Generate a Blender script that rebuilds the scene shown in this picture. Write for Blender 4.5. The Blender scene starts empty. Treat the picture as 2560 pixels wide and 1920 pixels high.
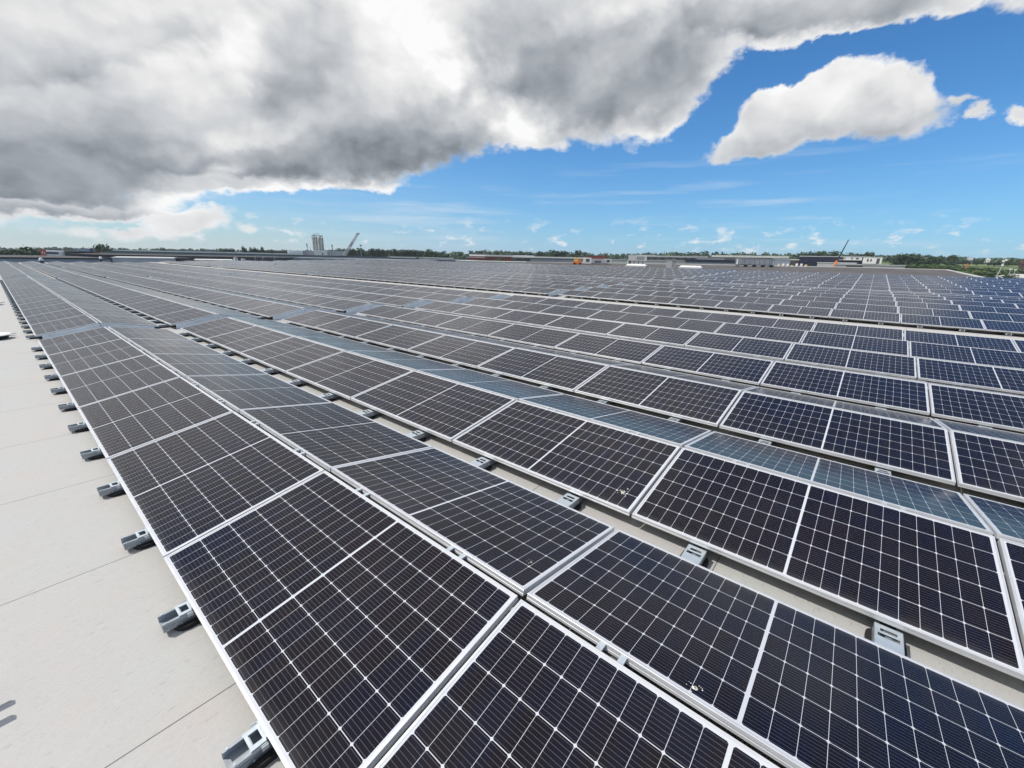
import bpy, math, random
from mathutils import Vector, Matrix, noise as mnoise
R = math.radians
random.seed(7)
SC = bpy.context.scene
COL = SC.collection

# ------------------------------------------------------------------ camera
CAM = Vector((-0.3089, -12.6181, 1.7682))
YAW, PIT, ROL = R(-50.4916), R(-16.567), R(1.2509)
FPX = 1049.4431 / 2560.0
fw = Vector((-math.sin(YAW) * math.cos(PIT), math.cos(YAW) * math.cos(PIT), math.sin(PIT)))
rt = Vector((math.cos(YAW), math.sin(YAW), 0))
up = rt.cross(fw)
rt2 = rt * math.cos(ROL) + up * math.sin(ROL)
up2 = up * math.cos(ROL) - rt * math.sin(ROL)
cd = bpy.data.cameras.new('camera')
cam = bpy.data.objects.new('camera', cd)
COL.objects.link(cam)
cam.matrix_world = Matrix(((rt2.x, up2.x, -fw.x, CAM.x), (rt2.y, up2.y, -fw.y, CAM.y),
                           (rt2.z, up2.z, -fw.z, CAM.z), (0, 0, 0, 1)))
cd.sensor_width = 36.0
cd.lens = 36.0 * FPX
cd.clip_start = 0.05
cd.clip_end = 20000
SC.camera = cam

# ------------------------------------------------------------------ colour management, sun
SC.view_settings.view_transform = 'Standard'
SC.view_settings.look = 'None'
SC.view_settings.exposure = 0.0
SC.view_settings.gamma = 1.0
SC.render.engine = 'CYCLES'
cy = SC.cycles
cy.max_bounces = 5; cy.diffuse_bounces = 2; cy.glossy_bounces = 3; cy.volume_bounces = 0; cy.transmission_bounces = 2
cy.use_adaptive_sampling = True
cy.adaptive_threshold = 0.015
cy.use_light_tree = False
SUN_AZ, SUN_EL = R(-42), R(54)
sd = bpy.data.lights.new('sun', 'SUN')
sd.energy = 3.6
sd.angle = R(0.53)
sd.color = (1.0, 0.955, 0.89)
sun = bpy.data.objects.new('sun', sd)
COL.objects.link(sun)
sun.location = (-20, 30, 60)
tosun = Vector((math.sin(SUN_AZ) * math.cos(SUN_EL), math.cos(SUN_AZ) * math.cos(SUN_EL), math.sin(SUN_EL)))
sun.rotation_euler = tosun.to_track_quat('Z', 'Y').to_euler()

# ------------------------------------------------------------------ node helpers
class NT:
    def __init__(s, tree):
        s.t = tree
        s.n = tree.nodes
        s.l = tree.links
    def node(s, kind, **kw):
        n = s.n.new(kind)
        for k, v in kw.items():
            setattr(n, k, v)
        return n
    def put(s, sock, v):
        if isinstance(v, bpy.types.NodeSocket):
            s.l.new(v, sock)
        elif v is not None:
            sock.default_value = v
    def m(s, op, a, b=None, c=None, clamp=False):
        n = s.node('ShaderNodeMath', operation=op, use_clamp=clamp)
        s.put(n.inputs[0], a)
        if b is not None: s.put(n.inputs[1], b)
        if c is not None: s.put(n.inputs[2], c)
        return n.outputs[0]
    def vm(s, op, a, b=None, out=0):
        n = s.node('ShaderNodeVectorMath', operation=op)
        s.put(n.inputs[0], a)
        if b is not None:
            s.put(n.inputs['Scale' if op == 'SCALE' else 1], b)
        return n.outputs[out]
    def noise(s, vec, scale, detail=4, rough=0.5, dist=0.0, out=0):
        n = s.node('ShaderNodeTexNoise')
        s.put(n.inputs['Vector'], vec)
        n.inputs['Scale'].default_value = scale
        n.inputs['Detail'].default_value = detail
        n.inputs['Roughness'].default_value = rough
        n.inputs['Distortion'].default_value = dist
        return n.outputs[out]
    def mix(s, f, a, b):
        n = s.node('ShaderNodeMix', data_type='RGBA')
        s.put(n.inputs[0], f)
        s.put(n.inputs[6], a if isinstance(a, bpy.types.NodeSocket) else (*a, 1))
        s.put(n.inputs[7], b if isinstance(b, bpy.types.NodeSocket) else (*b, 1))
        return n.outputs[2]
    def ramp(s, v, a, b, c=0.0, d=1.0, smooth=True):
        n = s.node('ShaderNodeMapRange')
        n.interpolation_type = 'SMOOTHSTEP' if smooth else 'LINEAR'
        n.clamp = True
        for i, x in enumerate((v, a, b, c, d)):
            s.put(n.inputs[i], x)
        return n.outputs[0]

# ------------------------------------------------------------------ world: sky with procedural clouds
COVER=[(3.471,-0.193,-0.707,-4.162,-3.282,7.089,1.1),(1.949,-1.406,-0.128,-3.92,-3.098,6.456,1.1),(2.721,-9.806,5.003,-6.611,2.669,17.819,0.95),(-0.274,-6.648,2.163,-11.642,-4.028,30.971,1.1),(4.151,-1.682,-0.688,-4.49,-4.435,46.941,0.9),(4.323,-21.149,12.821,-12.613,13.975,40.036,1),(21.355,-3.51,-3.866,-5.317,-2.079,86.624,0.7),(19.073,-21.807,0.409,-10.081,-6.264,79.023,0.6),(10.61,-12.943,0.396,-13.417,-8.696,91.989,0.5),(-10.098,-82.438,19.222,-27.714,-20.155,109.603,0.6),(2.888,-0.357,-0.547,-1.983,-1.489,6.096,1),(1.855,-1.223,-0.146,-1.598,-1.186,5.442,1),(1.702,-2.664,0.185,-1.944,-1.452,6.28,1.2),(1.869,-2.323,0.079,-4.148,-2.955,18.683,0.9),(1.034,-3.79,0.562,-5.247,-4.001,13.954,1.1),(-0.39,-5.529,1.97,-9.508,-2.999,22.339,1.1),(4.512,-0.348,-0.898,-2.381,-1.606,14.021,1),(3.947,-1.37,-0.565,-2.776,-1.839,17.583,1.1),(4.257,-3.349,0.755,-3.957,-0.421,12.489,1.2),(4.377,-2.537,-0.416,-5.933,-3.733,44.785,0.95),(7.49,-16.801,1.865,-4.652,-3.197,25.207,0.7),(1.852,-8.597,4.371,-8.96,3.106,23.191,0.7),(0.235,-11.703,4.066,-5.318,0.071,19.239,1.2),(-0.487,-13.912,3.936,-5.591,-1.834,22.028,1.1),(-1.861,-29.913,6.587,-7.269,-5.33,27.155,0.85),(0.492,-9.762,5.771,-5.461,5.531,16.585,1.3),(2.227,-14.184,8.533,-7.21,7.703,22.474,1.3),(0.638,-10.186,3.497,-7.406,1.139,30.804,0.8),(1.518,-12.335,6.239,-7.051,5.716,24.401,1.3),(-6.668,-60.594,13.967,-22.966,-16.75,89.078,0.75),(-9.027,-69.252,16.265,-19.441,-14.006,81.744,0.75),(-9.958,-58.305,14.201,-13.549,-9.692,59.502,0.85),(20.837,-22.426,0.158,-6.874,-4.299,52.866,0.75),(26.485,-37.743,2.111,-14.351,-9.72,83.065,0.55),(9.757,-17.612,3.356,-19.901,-3.443,100.516,0.6),(26.194,-49.821,4.672,-12.702,-8.568,74.799,0.55),(14.304,-13.189,-3.882,-1.904,-18.044,90.015,0.5),(6.575,-0.421,-1.327,-3.981,-2.281,38.269,1),(13.886,-3.488,-2.264,-2.845,-1.414,35.278,0.9),(21.521,-6.997,-3.18,-17.223,-10,160.743,0.5),(36.017,-12.502,-5.159,-4.489,-2.026,63.177,0.6),(4.925,-0.609,-0.933,-3.125,-1.144,53.741,0.5)]
HOLE=[(2.188,-19.416,13.538,-9.789,9.959,24.279,0.5),(0.558,-14.774,8.716,-16.589,10.631,41.476,0.7),(0.097,-10.589,4.323,-21.375,1.079,59.924,0.6),(-3.092,-23.562,5.538,-11.264,-8.447,35.199,0.5),(1.015,-2.33,0.264,-2.391,-1.485,18.738,0.9),(-1.971,-15.388,5.568,-11.01,-1.774,32.42,0.5),(29.727,-52.543,4.476,-23.69,-17.478,84.552,0.4),(9.047,-4.179,-1.081,-7.998,-4.62,75.522,0.5),(12.022,-30.433,-8.023,-2.63,-11.298,24.391,0.5)]
SHADE=[(0.135,-7.442,2.368,-7.085,0.312,31.984,-0.3),(2.662,-16.073,6.717,-10.898,6.988,45.291,-0.12),(3.499,-0.52,-0.645,-2.73,-1.953,11.991,-0.1),(8.813,-6.474,-0.556,-4.509,-3.393,13.646,0.2),(13.171,-1.84,-5.176,-2.421,-11.04,32.398,0.14),(-0.007,-11.814,3.279,-9.27,-3.645,32.203,0.12),(6.173,-7.392,0.202,-5.692,-4.104,23.823,0.12),(13.624,-4.935,-1.909,-7.678,-5.36,38.561,0.1),(10.754,-3.269,-1.636,-5.836,-4.342,19.523,0.08),(1.92,-9.391,4.772,-9.708,2.661,23.802,0.08),(4.541,-1.862,-0.591,-7.434,-4.604,58.842,0.15)]
LOBE=[(5.856,-0.571,-0.76,-10.704,-5.903,25.06,0.555),(4.446,-0.661,-0.819,-4.814,-3.413,22.251,0.455),(7.417,-2.962,0.312,-11.37,-3.365,27.569,0.605),(5.873,-2.625,-2.322,-0.47,-2.297,6.825,0.515),(3.424,-4.089,-0.377,-4.699,-4.941,15.104,0.515),(2.203,-3.894,0.332,-3.125,-2.312,10.944,0.325),(0.294,-4.526,1.21,-11.824,-6.134,30.446,0.415),(4.849,-0.189,-1.004,-3.308,-2.144,22.682,0.245),(6.011,-2.293,-0.203,-7.836,-2.212,29.103,0.335),(3.445,-2.644,0.588,-4.47,-0.541,13.853,0.285),(11.211,-3.408,-1.706,-9,-5.663,67.934,0.455),(7.161,-0.459,-1.445,-10.562,-5.836,109.464,0.475)]
SPOT=[(9.103,-8.358,2.033,-6.578,-2.271,14.697,0.3),(4.861,-5.507,0.094,-7.364,-5.289,31.56,0.2),(13.67,-5.021,-0.751,-18.544,-7.441,63.354,0.16),(17.252,-2.042,-5.588,-7.521,-15.503,53.308,0.14),(4.358,-1.936,-0.537,-9.62,-5.927,77.272,0.25),(33.782,-11.146,0.601,-36.263,-4.964,110.168,0.3),(3.62,-10.699,3.385,-6.936,-0.278,23.663,0.15),(19.538,-5.411,-3.082,-9.534,-7.016,34.697,0.1)]

w = bpy.data.worlds.new('World')
SC.world = w
w.cycles.sampling_method = 'NONE'
w.use_nodes = True
T = NT(w.node_tree)
T.n.clear()
tc = T.node('ShaderNodeTexCoord')
d = tc.outputs['Generated']
sky = T.node('ShaderNodeTexSky', sky_type='NISHITA', sun_disc=False)
sky.sun_elevation = SUN_EL
sky.sun_rotation = SUN_AZ % (2 * math.pi)
sky.air_density = 1.0
sky.dust_density = 0.4
sky.ozone_density = 2.0
sep = T.node('ShaderNodeSeparateXYZ')
T.put(sep.inputs[0], d)
el = T.m('MAXIMUM', sep.outputs[2], 0.0)
# clouds are a little wider than tall
st = T.node('ShaderNodeCombineXYZ')
T.put(st.inputs[0], sep.outputs[0]); T.put(st.inputs[1], sep.outputs[1])
T.put(st.inputs[2], T.m('MULTIPLY', el, 1.35))
cv = st.outputs[0]
def billow(vec, scale, detail):
    v_ = T.node('ShaderNodeTexVoronoi', feature='F1')
    T.put(v_.inputs['Vector'], vec)
    v_.inputs['Scale'].default_value = scale
    v_.inputs['Detail'].default_value = detail
    v_.inputs['Roughness'].default_value = 0.55
    v_.inputs['Lacunarity'].default_value = 2.2
    v_.normalize = True
    return T.m('SUBTRACT', 1.0, v_.outputs['Distance'])
wn_ = T.noise(cv, 7.0, 6, 0.55, out=1)
warp = T.vm('SUBTRACT', wn_, (0.5, 0.5, 0.5))
wf = T.vm('SUBTRACT', T.noise(cv, 30.0, 5, 0.6, out=1), (0.5, 0.5, 0.5))
dw = T.vm('ADD', T.vm('ADD', d, T.vm('SCALE', warp, 0.085)), T.vm('SCALE', wf, 0.028))
dw2 = T.vm('ADD', d, T.vm('SCALE', warp, 0.13))
def blobs(rows, dd, union=False):
    acc = None
    for r in rows:
        p = T.vm('DOT_PRODUCT', dd, tuple(r[0:3]), out=1)
        q = T.vm('DOT_PRODUCT', dd, tuple(r[3:6]), out=1)
        e = T.m('MULTIPLY_ADD', p, p, T.m('MULTIPLY', q, q))
        g = T.m('POWER', 0.5, e)
        if acc is None: acc = T.m('MULTIPLY', g, r[6])
        elif union: acc = T.m('MAXIMUM', acc, T.m('MULTIPLY', g, r[6]))
        else: acc = T.m('MULTIPLY_ADD', g, r[6], acc)
    return acc
cw_ = T.vm('ADD', cv, T.vm('SCALE', warp, 0.10))
sunoff = (-0.012, 0.022, 0.035)
n1 = T.noise(cv, 4.5, 6, 0.50)
n2 = T.noise(T.vm('ADD', cv, sunoff), 4.5, 5, 0.52)
b1 = billow(cw_, 6.0, 2.5)
b2 = billow(T.vm('ADD', cw_, sunoff), 6.0, 2.5)
relief = T.m('SUBTRACT', T.m('MULTIPLY_ADD', b1, 1.0, T.m('MULTIPLY', n1, 0.5)), T.m('MULTIPLY_ADD', b2, 1.0, T.m('MULTIPLY', n2, 0.5)))
nf = T.noise(cv, 24.0, 5, 0.6)
cov = T.m('SUBTRACT', blobs(COVER, dw, True), blobs(HOLE, dw))
cov = T.m('MULTIPLY_ADD', T.m('SUBTRACT', n1, 0.5), 0.35, cov)
cov = T.m('MULTIPLY_ADD', T.m('SUBTRACT', b1, 0.62), 0.55, cov)
cov = T.m('MULTIPLY_ADD', T.m('SUBTRACT', nf, 0.5), 0.55, cov)
# overhead and behind the camera: broken cumulus
front = T.vm('DOT_PRODUCT', d, (0.766, 0.643, 0.0), out=1)
behind = T.m('MAXIMUM', T.ramp(front, 0.35, 0.0), T.ramp(sep.outputs[2], 0.5, 0.62))
bn = T.noise(cv, 2.1, 8, 0.58)
lft = T.vm('DOT_PRODUCT', d, (-0.34, 0.94, 0.0), out=1)
bn = T.m('MULTIPLY_ADD', T.ramp(lft, -0.5, 0.6), 0.36, bn)
cov = T.m('MAXIMUM', cov, T.m('MULTIPLY', behind, T.ramp(bn, 0.46, 0.66)))
alpha = T.ramp(cov, 0.38, 0.68)
# low distant puffs and streaks in the last degrees above the horizon
pv = T.node('ShaderNodeCombineXYZ')
T.put(pv.inputs[0], sep.outputs[0]); T.put(pv.inputs[1], sep.outputs[1])
T.put(pv.inputs[2], T.m('MULTIPLY', el, 2.2))
pn = T.noise(pv.outputs[0], 26.0, 6, 0.6)
band = T.m('MULTIPLY', T.ramp(el, 0.012, 0.03), T.ramp(el, 0.10, 0.045))
puff = T.m('MULTIPLY', T.ramp(pn, 0.53, 0.70), T.m('MULTIPLY', band, 0.8))
sv = T.node('ShaderNodeCombineXYZ')
T.put(sv.inputs[0], sep.outputs[0]); T.put(sv.inputs[1], sep.outputs[1])
T.put(sv.inputs[2], T.m('MULTIPLY', el, 14.0))
sn = T.noise(sv.outputs[0], 3.2, 6, 0.55)
streak = T.m('MULTIPLY', T.ramp(sn, 0.50, 0.75), T.m('MULTIPLY', T.ramp(el, 0.01, 0.05), T.ramp(el, 0.26, 0.10)))
streak = T.m('MULTIPLY', streak, 0.45)
# brightness of the cloud: bases dark, sunward edges white
val = T.m('ADD', 0.75, blobs(SHADE, dw2))
edge = T.m('MULTIPLY_ADD', T.m('SUBTRACT', n1, 0.5), 0.55, T.m('MULTIPLY_ADD', T.m('SUBTRACT', b1, 0.62), 0.70, T.m('MULTIPLY', T.m('SUBTRACT', nf, 0.5), 0.25)))
for r in LOBE:
    p = T.vm('DOT_PRODUCT', dw, tuple(r[0:3]), out=1)
    q = T.vm('DOT_PRODUCT', dw, tuple(r[3:6]), out=1)
    g = T.m('POWER', 0.5, T.m('MULTIPLY_ADD', p, p, T.m('MULTIPLY', q, q)))
    # the top of each lobe catches the light, the underside stays grey
    v_ = T.m('MULTIPLY_ADD', T.m('MAXIMUM', T.m('MULTIPLY', q, 1.0), -0.7), 0.17, r[6] + 0.02)
    a_ = T.m('MULTIPLY', T.ramp(T.m('SUBTRACT', g, edge), 0.18, 0.70), 0.88)
    val = T.m('ADD', T.m('MULTIPLY', val, T.m('SUBTRACT', 1.0, a_)), T.m('MULTIPLY', v_, a_))
val = T.m('ADD', val, blobs(SPOT, dw))
val = T.m('MULTIPLY_ADD', relief, 0.70, val)
val = T.m('MULTIPLY_ADD', T.m('SUBTRACT', b1, 0.62), 0.22, val)
val = T.m('MULTIPLY_ADD', T.m('SUBTRACT', 1.0, T.ramp(cov, 0.40, 0.85)), 0.16, val)
val = T.m('MINIMUM', T.m('MAXIMUM', val, 0.15), 0.98)
grey = T.ramp(val, 0.15, 0.8, 0.0, 1.0, smooth=False)
ccol = T.mix(grey, (0.87, 0.98, 1.13), (1.0, 1.0, 1.0))
cl = T.node('ShaderNodeVectorMath', operation='SCALE')
T.put(cl.inputs[0], ccol)
T.put(cl.inputs['Scale'], T.m('MULTIPLY', val, 10.0))
# pale band of summer haze low on the horizon, paler towards the left of the view
skyc = T.vm('MULTIPLY', sky.outputs[0], (0.42, 0.93, 1.36))
left = T.vm('DOT_PRODUCT', d, (-0.25, 0.97, 0.0), out=1)
lowf = T.m('MULTIPLY', T.m('EXPONENT', T.m('MULTIPLY', el, -11.0)), T.m('MULTIPLY_ADD', T.ramp(left, 0.0, 0.95), 0.30, 0.62))
hz = T.mix(T.ramp(left, 0.3, 1.0), (4.6, 6.5, 8.9), (6.5, 7.2, 7.0))
base = T.mix(lowf, skyc, hz)
base = T.mix(streak, base, (7.0, 8.0, 9.0))
base = T.mix(puff, base, (8.6, 8.9, 9.2))
full = T.mix(alpha, base, cl.outputs[0])
bg = T.node('ShaderNodeBackground')
T.put(bg.inputs[0], full)
bg.inputs[1].default_value = 0.1
wo = T.node('ShaderNodeOutputWorld')
T.l.new(bg.outputs[0], wo.inputs[0])

# ------------------------------------------------------------------ materials
def newmat(name):
    m = bpy.data.materials.new(name)
    m.use_nodes = True
    t = NT(m.node_tree)
    b = t.n['Principled BSDF']
    return m, t, b
def mat(name, col, rough=0.6, metal=0.0, var=0.12, scale=3.0, bump=0.0, spec=0.5):
    m, t, b = newmat(name)
    tcn = t.node('ShaderNodeTexCoord').outputs['Object']
    n = t.noise(tcn, scale, 5, 0.6)
    lo = tuple(c * (1 - var) for c in col); hi = tuple(min(1, c * (1 + var)) for c in col)
    t.put(b.inputs['Base Color'], t.mix(t.ramp(n, 0.3, 0.7), lo, hi))
    t.put(b.inputs['Roughness'], t.ramp(n, 0.2, 0.8, max(0.02, rough - 0.08), min(1, rough + 0.08)))
    b.inputs['Metallic'].default_value = metal
    b.inputs['Specular IOR Level'].default_value = spec
    if bump:
        bp = t.node('ShaderNodeBump')
        bp.inputs['Strength'].default_value = bump
        bp.inputs['Distance'].default_value = 0.01
        t.put(bp.inputs['Height'], t.noise(tcn, scale * 12, 4, 0.6))
        t.l.new(bp.outputs[0], b.inputs['Normal'])
    return m

def panel_glass(name, length, half):
    """half-cut cells: 'half' columns on each side of the middle ribbon, 6 strings across; UV is in metres"""
    m, t, b = newmat(name)
    uv = t.node('ShaderNodeUVMap', uv_map='cells').outputs[0]
    sd_ = t.node('ShaderNodeUVMap', uv_map='seed').outputs[0]
    oi = t.node('ShaderNodeObjectInfo').outputs['Random']
    s = t.node('ShaderNodeSeparateXYZ'); t.put(s.inputs[0], uv)
    s2 = t.node('ShaderNodeSeparateXYZ'); t.put(s2.inputs[0], sd_)
    seed = t.m('MULTIPLY_ADD', oi, 91.7, t.m('MULTIPLY', s2.outputs[0], 57.3))
    X = t.m('ABSOLUTE', t.m('SUBTRACT', s.outputs[0], length / 2))
    cp = (length / 2 - 0.0105 - 0.013 - 0.007) / half
    cw = (1.04 - 0.045) / 6
    x = t.m('DIVIDE', t.m('SUBTRACT', X, 0.007), cp)
    y = t.m('DIVIDE', t.m('SUBTRACT', s.outputs[1], 0.0225), cw)
    fx = t.m('FRACT', x); fy = t.m('FRACT', y)
    dx = t.m('MULTIPLY', t.m('MINIMUM', fx, t.m('SUBTRACT', 1.0, fx)), cp)
    dy = t.m('MULTIPLY', t.m('MINIMUM', fy, t.m('SUBTRACT', 1.0, fy)), cw)
    line = t.m('MAXIMUM', t.m('LESS_THAN', dx, 0.0009), t.m('LESS_THAN', dy, 0.0015))
    line = t.m('MAXIMUM', line, t.m('LESS_THAN', t.m('ADD', dx, dy), 0.0085))
    line = t.m('MAXIMUM', line, t.m('LESS_THAN', x, 0.0))
    line = t.m('MAXIMUM', line, t.m('GREATER_THAN', x, float(half)))
    line = t.m('MAXIMUM', line, t.m('LESS_THAN', y, 0.0))
    line = t.m('MAXIMUM', line, t.m('GREATER_THAN', y, 6.0))
    fb = t.m('FRACT', t.m('MULTIPLY', y, 9.0))
    bus = t.m('LESS_THAN', t.m('ABSOLUTE', t.m('SUBTRACT', fb, 0.5)), 0.028)
    bus = t.m('MULTIPLY', bus, 0.85)
    # cell to cell tint: near black, blue black, brown black
    cid = t.node('ShaderNodeCombineXYZ')
    t.put(cid.inputs[0], t.m('FLOOR', t.m('MULTIPLY', s.outputs[0], 1.0 / cp)))
    t.put(cid.inputs[1], t.m('FLOOR', y))
    t.put(cid.inputs[2], seed)
    wn = t.node('ShaderNodeTexWhiteNoise'); t.put(wn.inputs['Vector'], cid.outputs[0])
    pv_ = t.node('ShaderNodeCombineXYZ')
    t.put(pv_.inputs[0], s.outputs[0]); t.put(pv_.inputs[1], s.outputs[1]); t.put(pv_.inputs[2], seed)
    soft = t.noise(pv_.outputs[0], 1.1, 3, 0.6)
    tint = t.m('ADD', t.m('MULTIPLY', wn.outputs['Value'], 0.26), t.m('MULTIPLY', soft, 0.84))
    cr = t.node('ShaderNodeValToRGB')
    e = cr.color_ramp.elements
    e[0].position = 0.30; e[0].color = (0.0036, 0.0048, 0.0166, 1)
    e[1].position = 0.90; e[1].color = (0.0119, 0.0072, 0.0068, 1)
    for p_, c_ in ((0.48, (0.0054, 0.0049, 0.0137, 1)), (0.62, (0.0065, 0.0049, 0.0086, 1)), (0.75, (0.0083, 0.0050, 0.0108, 1))):
        k = e.new(p_); k.color = c_
    t.put(cr.inputs[0], tint)
    cell = t.mix(bus, cr.outputs[0], (0.15, 0.155, 0.17))
    col = t.mix(line, cell, (0.57, 0.59, 0.63))
    dust = t.m('MULTIPLY', t.ramp(t.noise(pv_.outputs[0], 60.0, 4, 0.7), 0.55, 0.8), 0.022)
    film = t.m('MULTIPLY', t.ramp(t.noise(pv_.outputs[0], 2.5, 5, 0.65), 0.35, 0.75), 0.008)
    low = t.m('MULTIPLY', t.ramp(s.outputs[1], 0.08, 0.012), 0.05)
    col = t.mix(t.m('ADD', t.m('ADD', dust, film), low), col, (0.52, 0.50, 0.47))
    t.put(b.inputs['Base Color'], col)
    t.put(b.inputs['Roughness'], t.ramp(soft, 0.2, 0.8, 0.13, 0.22))
    b.inputs['IOR'].default_value = 1.34
    b.inputs['Specular IOR Level'].default_value = 0.36
    return m

M = {}
M['glass132'] = panel_glass('panel_glass_long', 1.9126, 11)
M['glass120'] = panel_glass('panel_glass_short', 1.745, 10)
M['alu'] = mat('anodised_aluminium', (0.64, 0.65, 0.67), 0.40, 0.35, 0.04, 6.0)
M['backsheet'] = mat('white_backsheet', (0.6, 0.6, 0.6), 0.6)
M['zinc'] = mat('galvanised_steel', (0.35, 0.38, 0.41), 0.42, 0.55, 0.16, 9.0)
M['zincplate'] = mat('galvanised_bracket', (0.52, 0.58, 0.62), 0.42, 0.45, 0.12, 8.0)
M['zincsheet'] = mat('galvanised_sheet', (0.74, 0.79, 0.81), 0.42, 0.20, 0.10, 2.2)
M['rubber'] = mat('black_rubber', (0.012, 0.012, 0.012), 0.8)
M['black'] = mat('black_paint', (0.02, 0.021, 0.024), 0.5)
M['white'] = mat('white_paint', (0.78, 0.78, 0.77), 0.45, 0, 0.05)
M['offwhite'] = mat('weathered_white', (0.62, 0.62, 0.60), 0.6, 0, 0.1, 0.4)
M['grey'] = mat('grey_cladding', (0.30, 0.32, 0.35), 0.5, 0, 0.08, 0.15)
M['lightgrey'] = mat('light_grey_cladding', (0.44, 0.46, 0.48), 0.5, 0, 0.07, 0.15)
M['bluegrey'] = mat('blue_grey_roofing', (0.27, 0.31, 0.38), 0.5, 0, 0.10, 0.08)
M['darkgrey'] = mat('dark_grey_cladding', (0.09, 0.095, 0.105), 0.5, 0, 0.15, 0.2)
M['navy'] = mat('navy_cladding', (0.012, 0.018, 0.045), 0.35, 0, 0.2, 0.3)
M['brownroof'] = mat('brown_gravel_roof', (0.095, 0.085, 0.080), 0.9, 0, 0.30, 0.25, 0.5)
M['brick'] = mat('red_brick', (0.24, 0.075, 0.055), 0.8, 0, 0.18, 0.5)
M['brickred'] = mat('faded_red_cladding', (0.30, 0.07, 0.05), 0.6, 0, 0.15, 0.3)
M['redpanel'] = mat('red_cladding', (0.50, 0.055, 0.04), 0.45, 0, 0.1, 0.3)
M['window'] = mat('window_glass', (0.02, 0.024, 0.03), 0.08, 0, 0.3, 0.5)
M['greenglass'] = mat('dark_green_glass', (0.03, 0.05, 0.05), 0.1, 0, 0.3, 0.2)
M['orange'] = mat('orange_paint', (0.75, 0.19, 0.03), 0.45, 0, 0.1)
M['yellow'] = mat('yellow_paint', (0.78, 0.50, 0.16), 0.5, 0, 0.15)
M['silo'] = mat('stained_silo_steel', (0.52, 0.51, 0.48), 0.5, 0.1, 0.28, 0.25)
M['bark'] = mat('bark', (0.07, 0.05, 0.035), 0.9)
M['dropping'] = mat('bird_dropping', (0.62, 0.60, 0.52), 0.8, 0, 0.35, 60.0)
M['droppingdark'] = mat('bird_dropping_core', (0.20, 0.16, 0.08), 0.9, 0, 0.3, 80.0)

def leafmat(name, a, b_):
    m, t, b = newmat(name)
    tcn = t.node('ShaderNodeTexCoord').outputs['Object']
    oi = t.node('ShaderNodeObjectInfo').outputs['Random']
    n = t.noise(tcn, 0.35, 5, 0.7)
    f = t.m('MULTIPLY_ADD', t.m('SUBTRACT', oi, 0.5), 0.35, t.ramp(n, 0.3, 0.7))
    t.put(b.inputs['Base Color'], t.mix(f, a, b_))
    b.inputs['Roughness'].default_value = 0.75
    b.inputs['Specular IOR Level'].default_value = 0.25
    return m
M['leaf'] = leafmat('dark_leaves', (0.026, 0.055, 0.024), (0.060, 0.10, 0.040))
M['leaflight'] = leafmat('light_leaves', (0.055, 0.10, 0.030), (0.11, 0.16, 0.055))
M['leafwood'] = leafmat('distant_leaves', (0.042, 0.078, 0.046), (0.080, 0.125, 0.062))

def roof_material():
    m, t, b = newmat('roof_membrane')
    tcn = t.node('ShaderNodeTexCoord').outputs['Object']
    s = t.node('ShaderNodeSeparateXYZ'); t.put(s.inputs[0], tcn)
    u, v = s.outputs[0], s.outputs[1]
    wob = t.m('MULTIPLY', t.m('SUBTRACT', t.noise(tcn, 0.8, 2, 0.5), 0.5), 0.02)
    vv = t.m('ADD', t.m('ADD', v, wob), 10.735 + 1.4635 * 40)
    k = t.m('DIVIDE', vv, 1.4635)
    f = t.m('FRACT', k)
    dist = t.m('MULTIPLY', t.m('MINIMUM', f, t.m('SUBTRACT', 1.0, f)), 1.4635)
    seam = t.m('LESS_THAN', dist, 0.0032)
    weld = t.m('LESS_THAN', t.m('MULTIPLY', f, 1.4635), 0.10)
    st_ = t.node('ShaderNodeMapping'); t.put(st_.inputs[0], tcn)
    st_.inputs['Rotation'].default_value = (0, 0, R(12))
    st_.inputs['Scale'].default_value = (1.0, 3.2, 1.0)
    big = t.noise(tcn, 1.1, 6, 0.62)
    mid = t.noise(st_.outputs[0], 4.5, 7, 0.66)
    fine = t.noise(st_.outputs[0], 34.0, 5, 0.62)
    spot = t.noise(st_.outputs[0], 19.0, 3, 0.5)
    c = t.mix(t.ramp(big, 0.32, 0.68), (0.436, 0.446, 0.430), (0.454, 0.436, 0.421))
    c = t.mix(t.m('MULTIPLY', t.ramp(t.noise(tcn, 2.6, 5, 0.6), 0.50, 0.72), 0.30), c, (0.47, 0.40, 0.35))
    c = t.mix(t.m('MULTIPLY', t.ramp(mid, 0.46, 0.70), 0.42), c, (0.44, 0.43, 0.41))
    c = t.mix(t.m('MULTIPLY', t.ramp(fine, 0.55, 0.72), 0.38), c, (0.36, 0.35, 0.34))
    c = t.mix(t.m('MULTIPLY', t.ramp(spot, 0.65, 0.71), 0.34), c, (0.24, 0.235, 0.22))
    strip = t.node('ShaderNodeTexWhiteNoise', noise_dimensions='1D')
    t.put(strip.inputs['W'], t.m('FLOOR', k))
    c = t.mix(t.m('MULTIPLY', strip.outputs['Value'], 0.10), c, (0.50, 0.50, 0.49))
    c = t.mix(t.m('MULTIPLY', weld, 0.10), c, (0.42, 0.41, 0.39))
    c = t.mix(t.m('MULTIPLY', seam, 0.85), c, (0.10, 0.095, 0.09))
    t.put(b.inputs['Base Color'], c)
    b.inputs['Roughness'].default_value = 0.62
    bp = t.node('ShaderNodeBump')
    bp.inputs['Strength'].default_value = 0.55
    bp.inputs['Distance'].default_value = 0.012
    h = t.m('ADD', t.m('MULTIPLY', mid, 0.8), t.m('MULTIPLY', fine, 0.28))
    h = t.m('MULTIPLY_ADD', weld, 0.12, h)
    t.put(bp.inputs['Height'], h)
    t.l.new(bp.outputs[0], b.inputs['Normal'])
    return m
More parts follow.
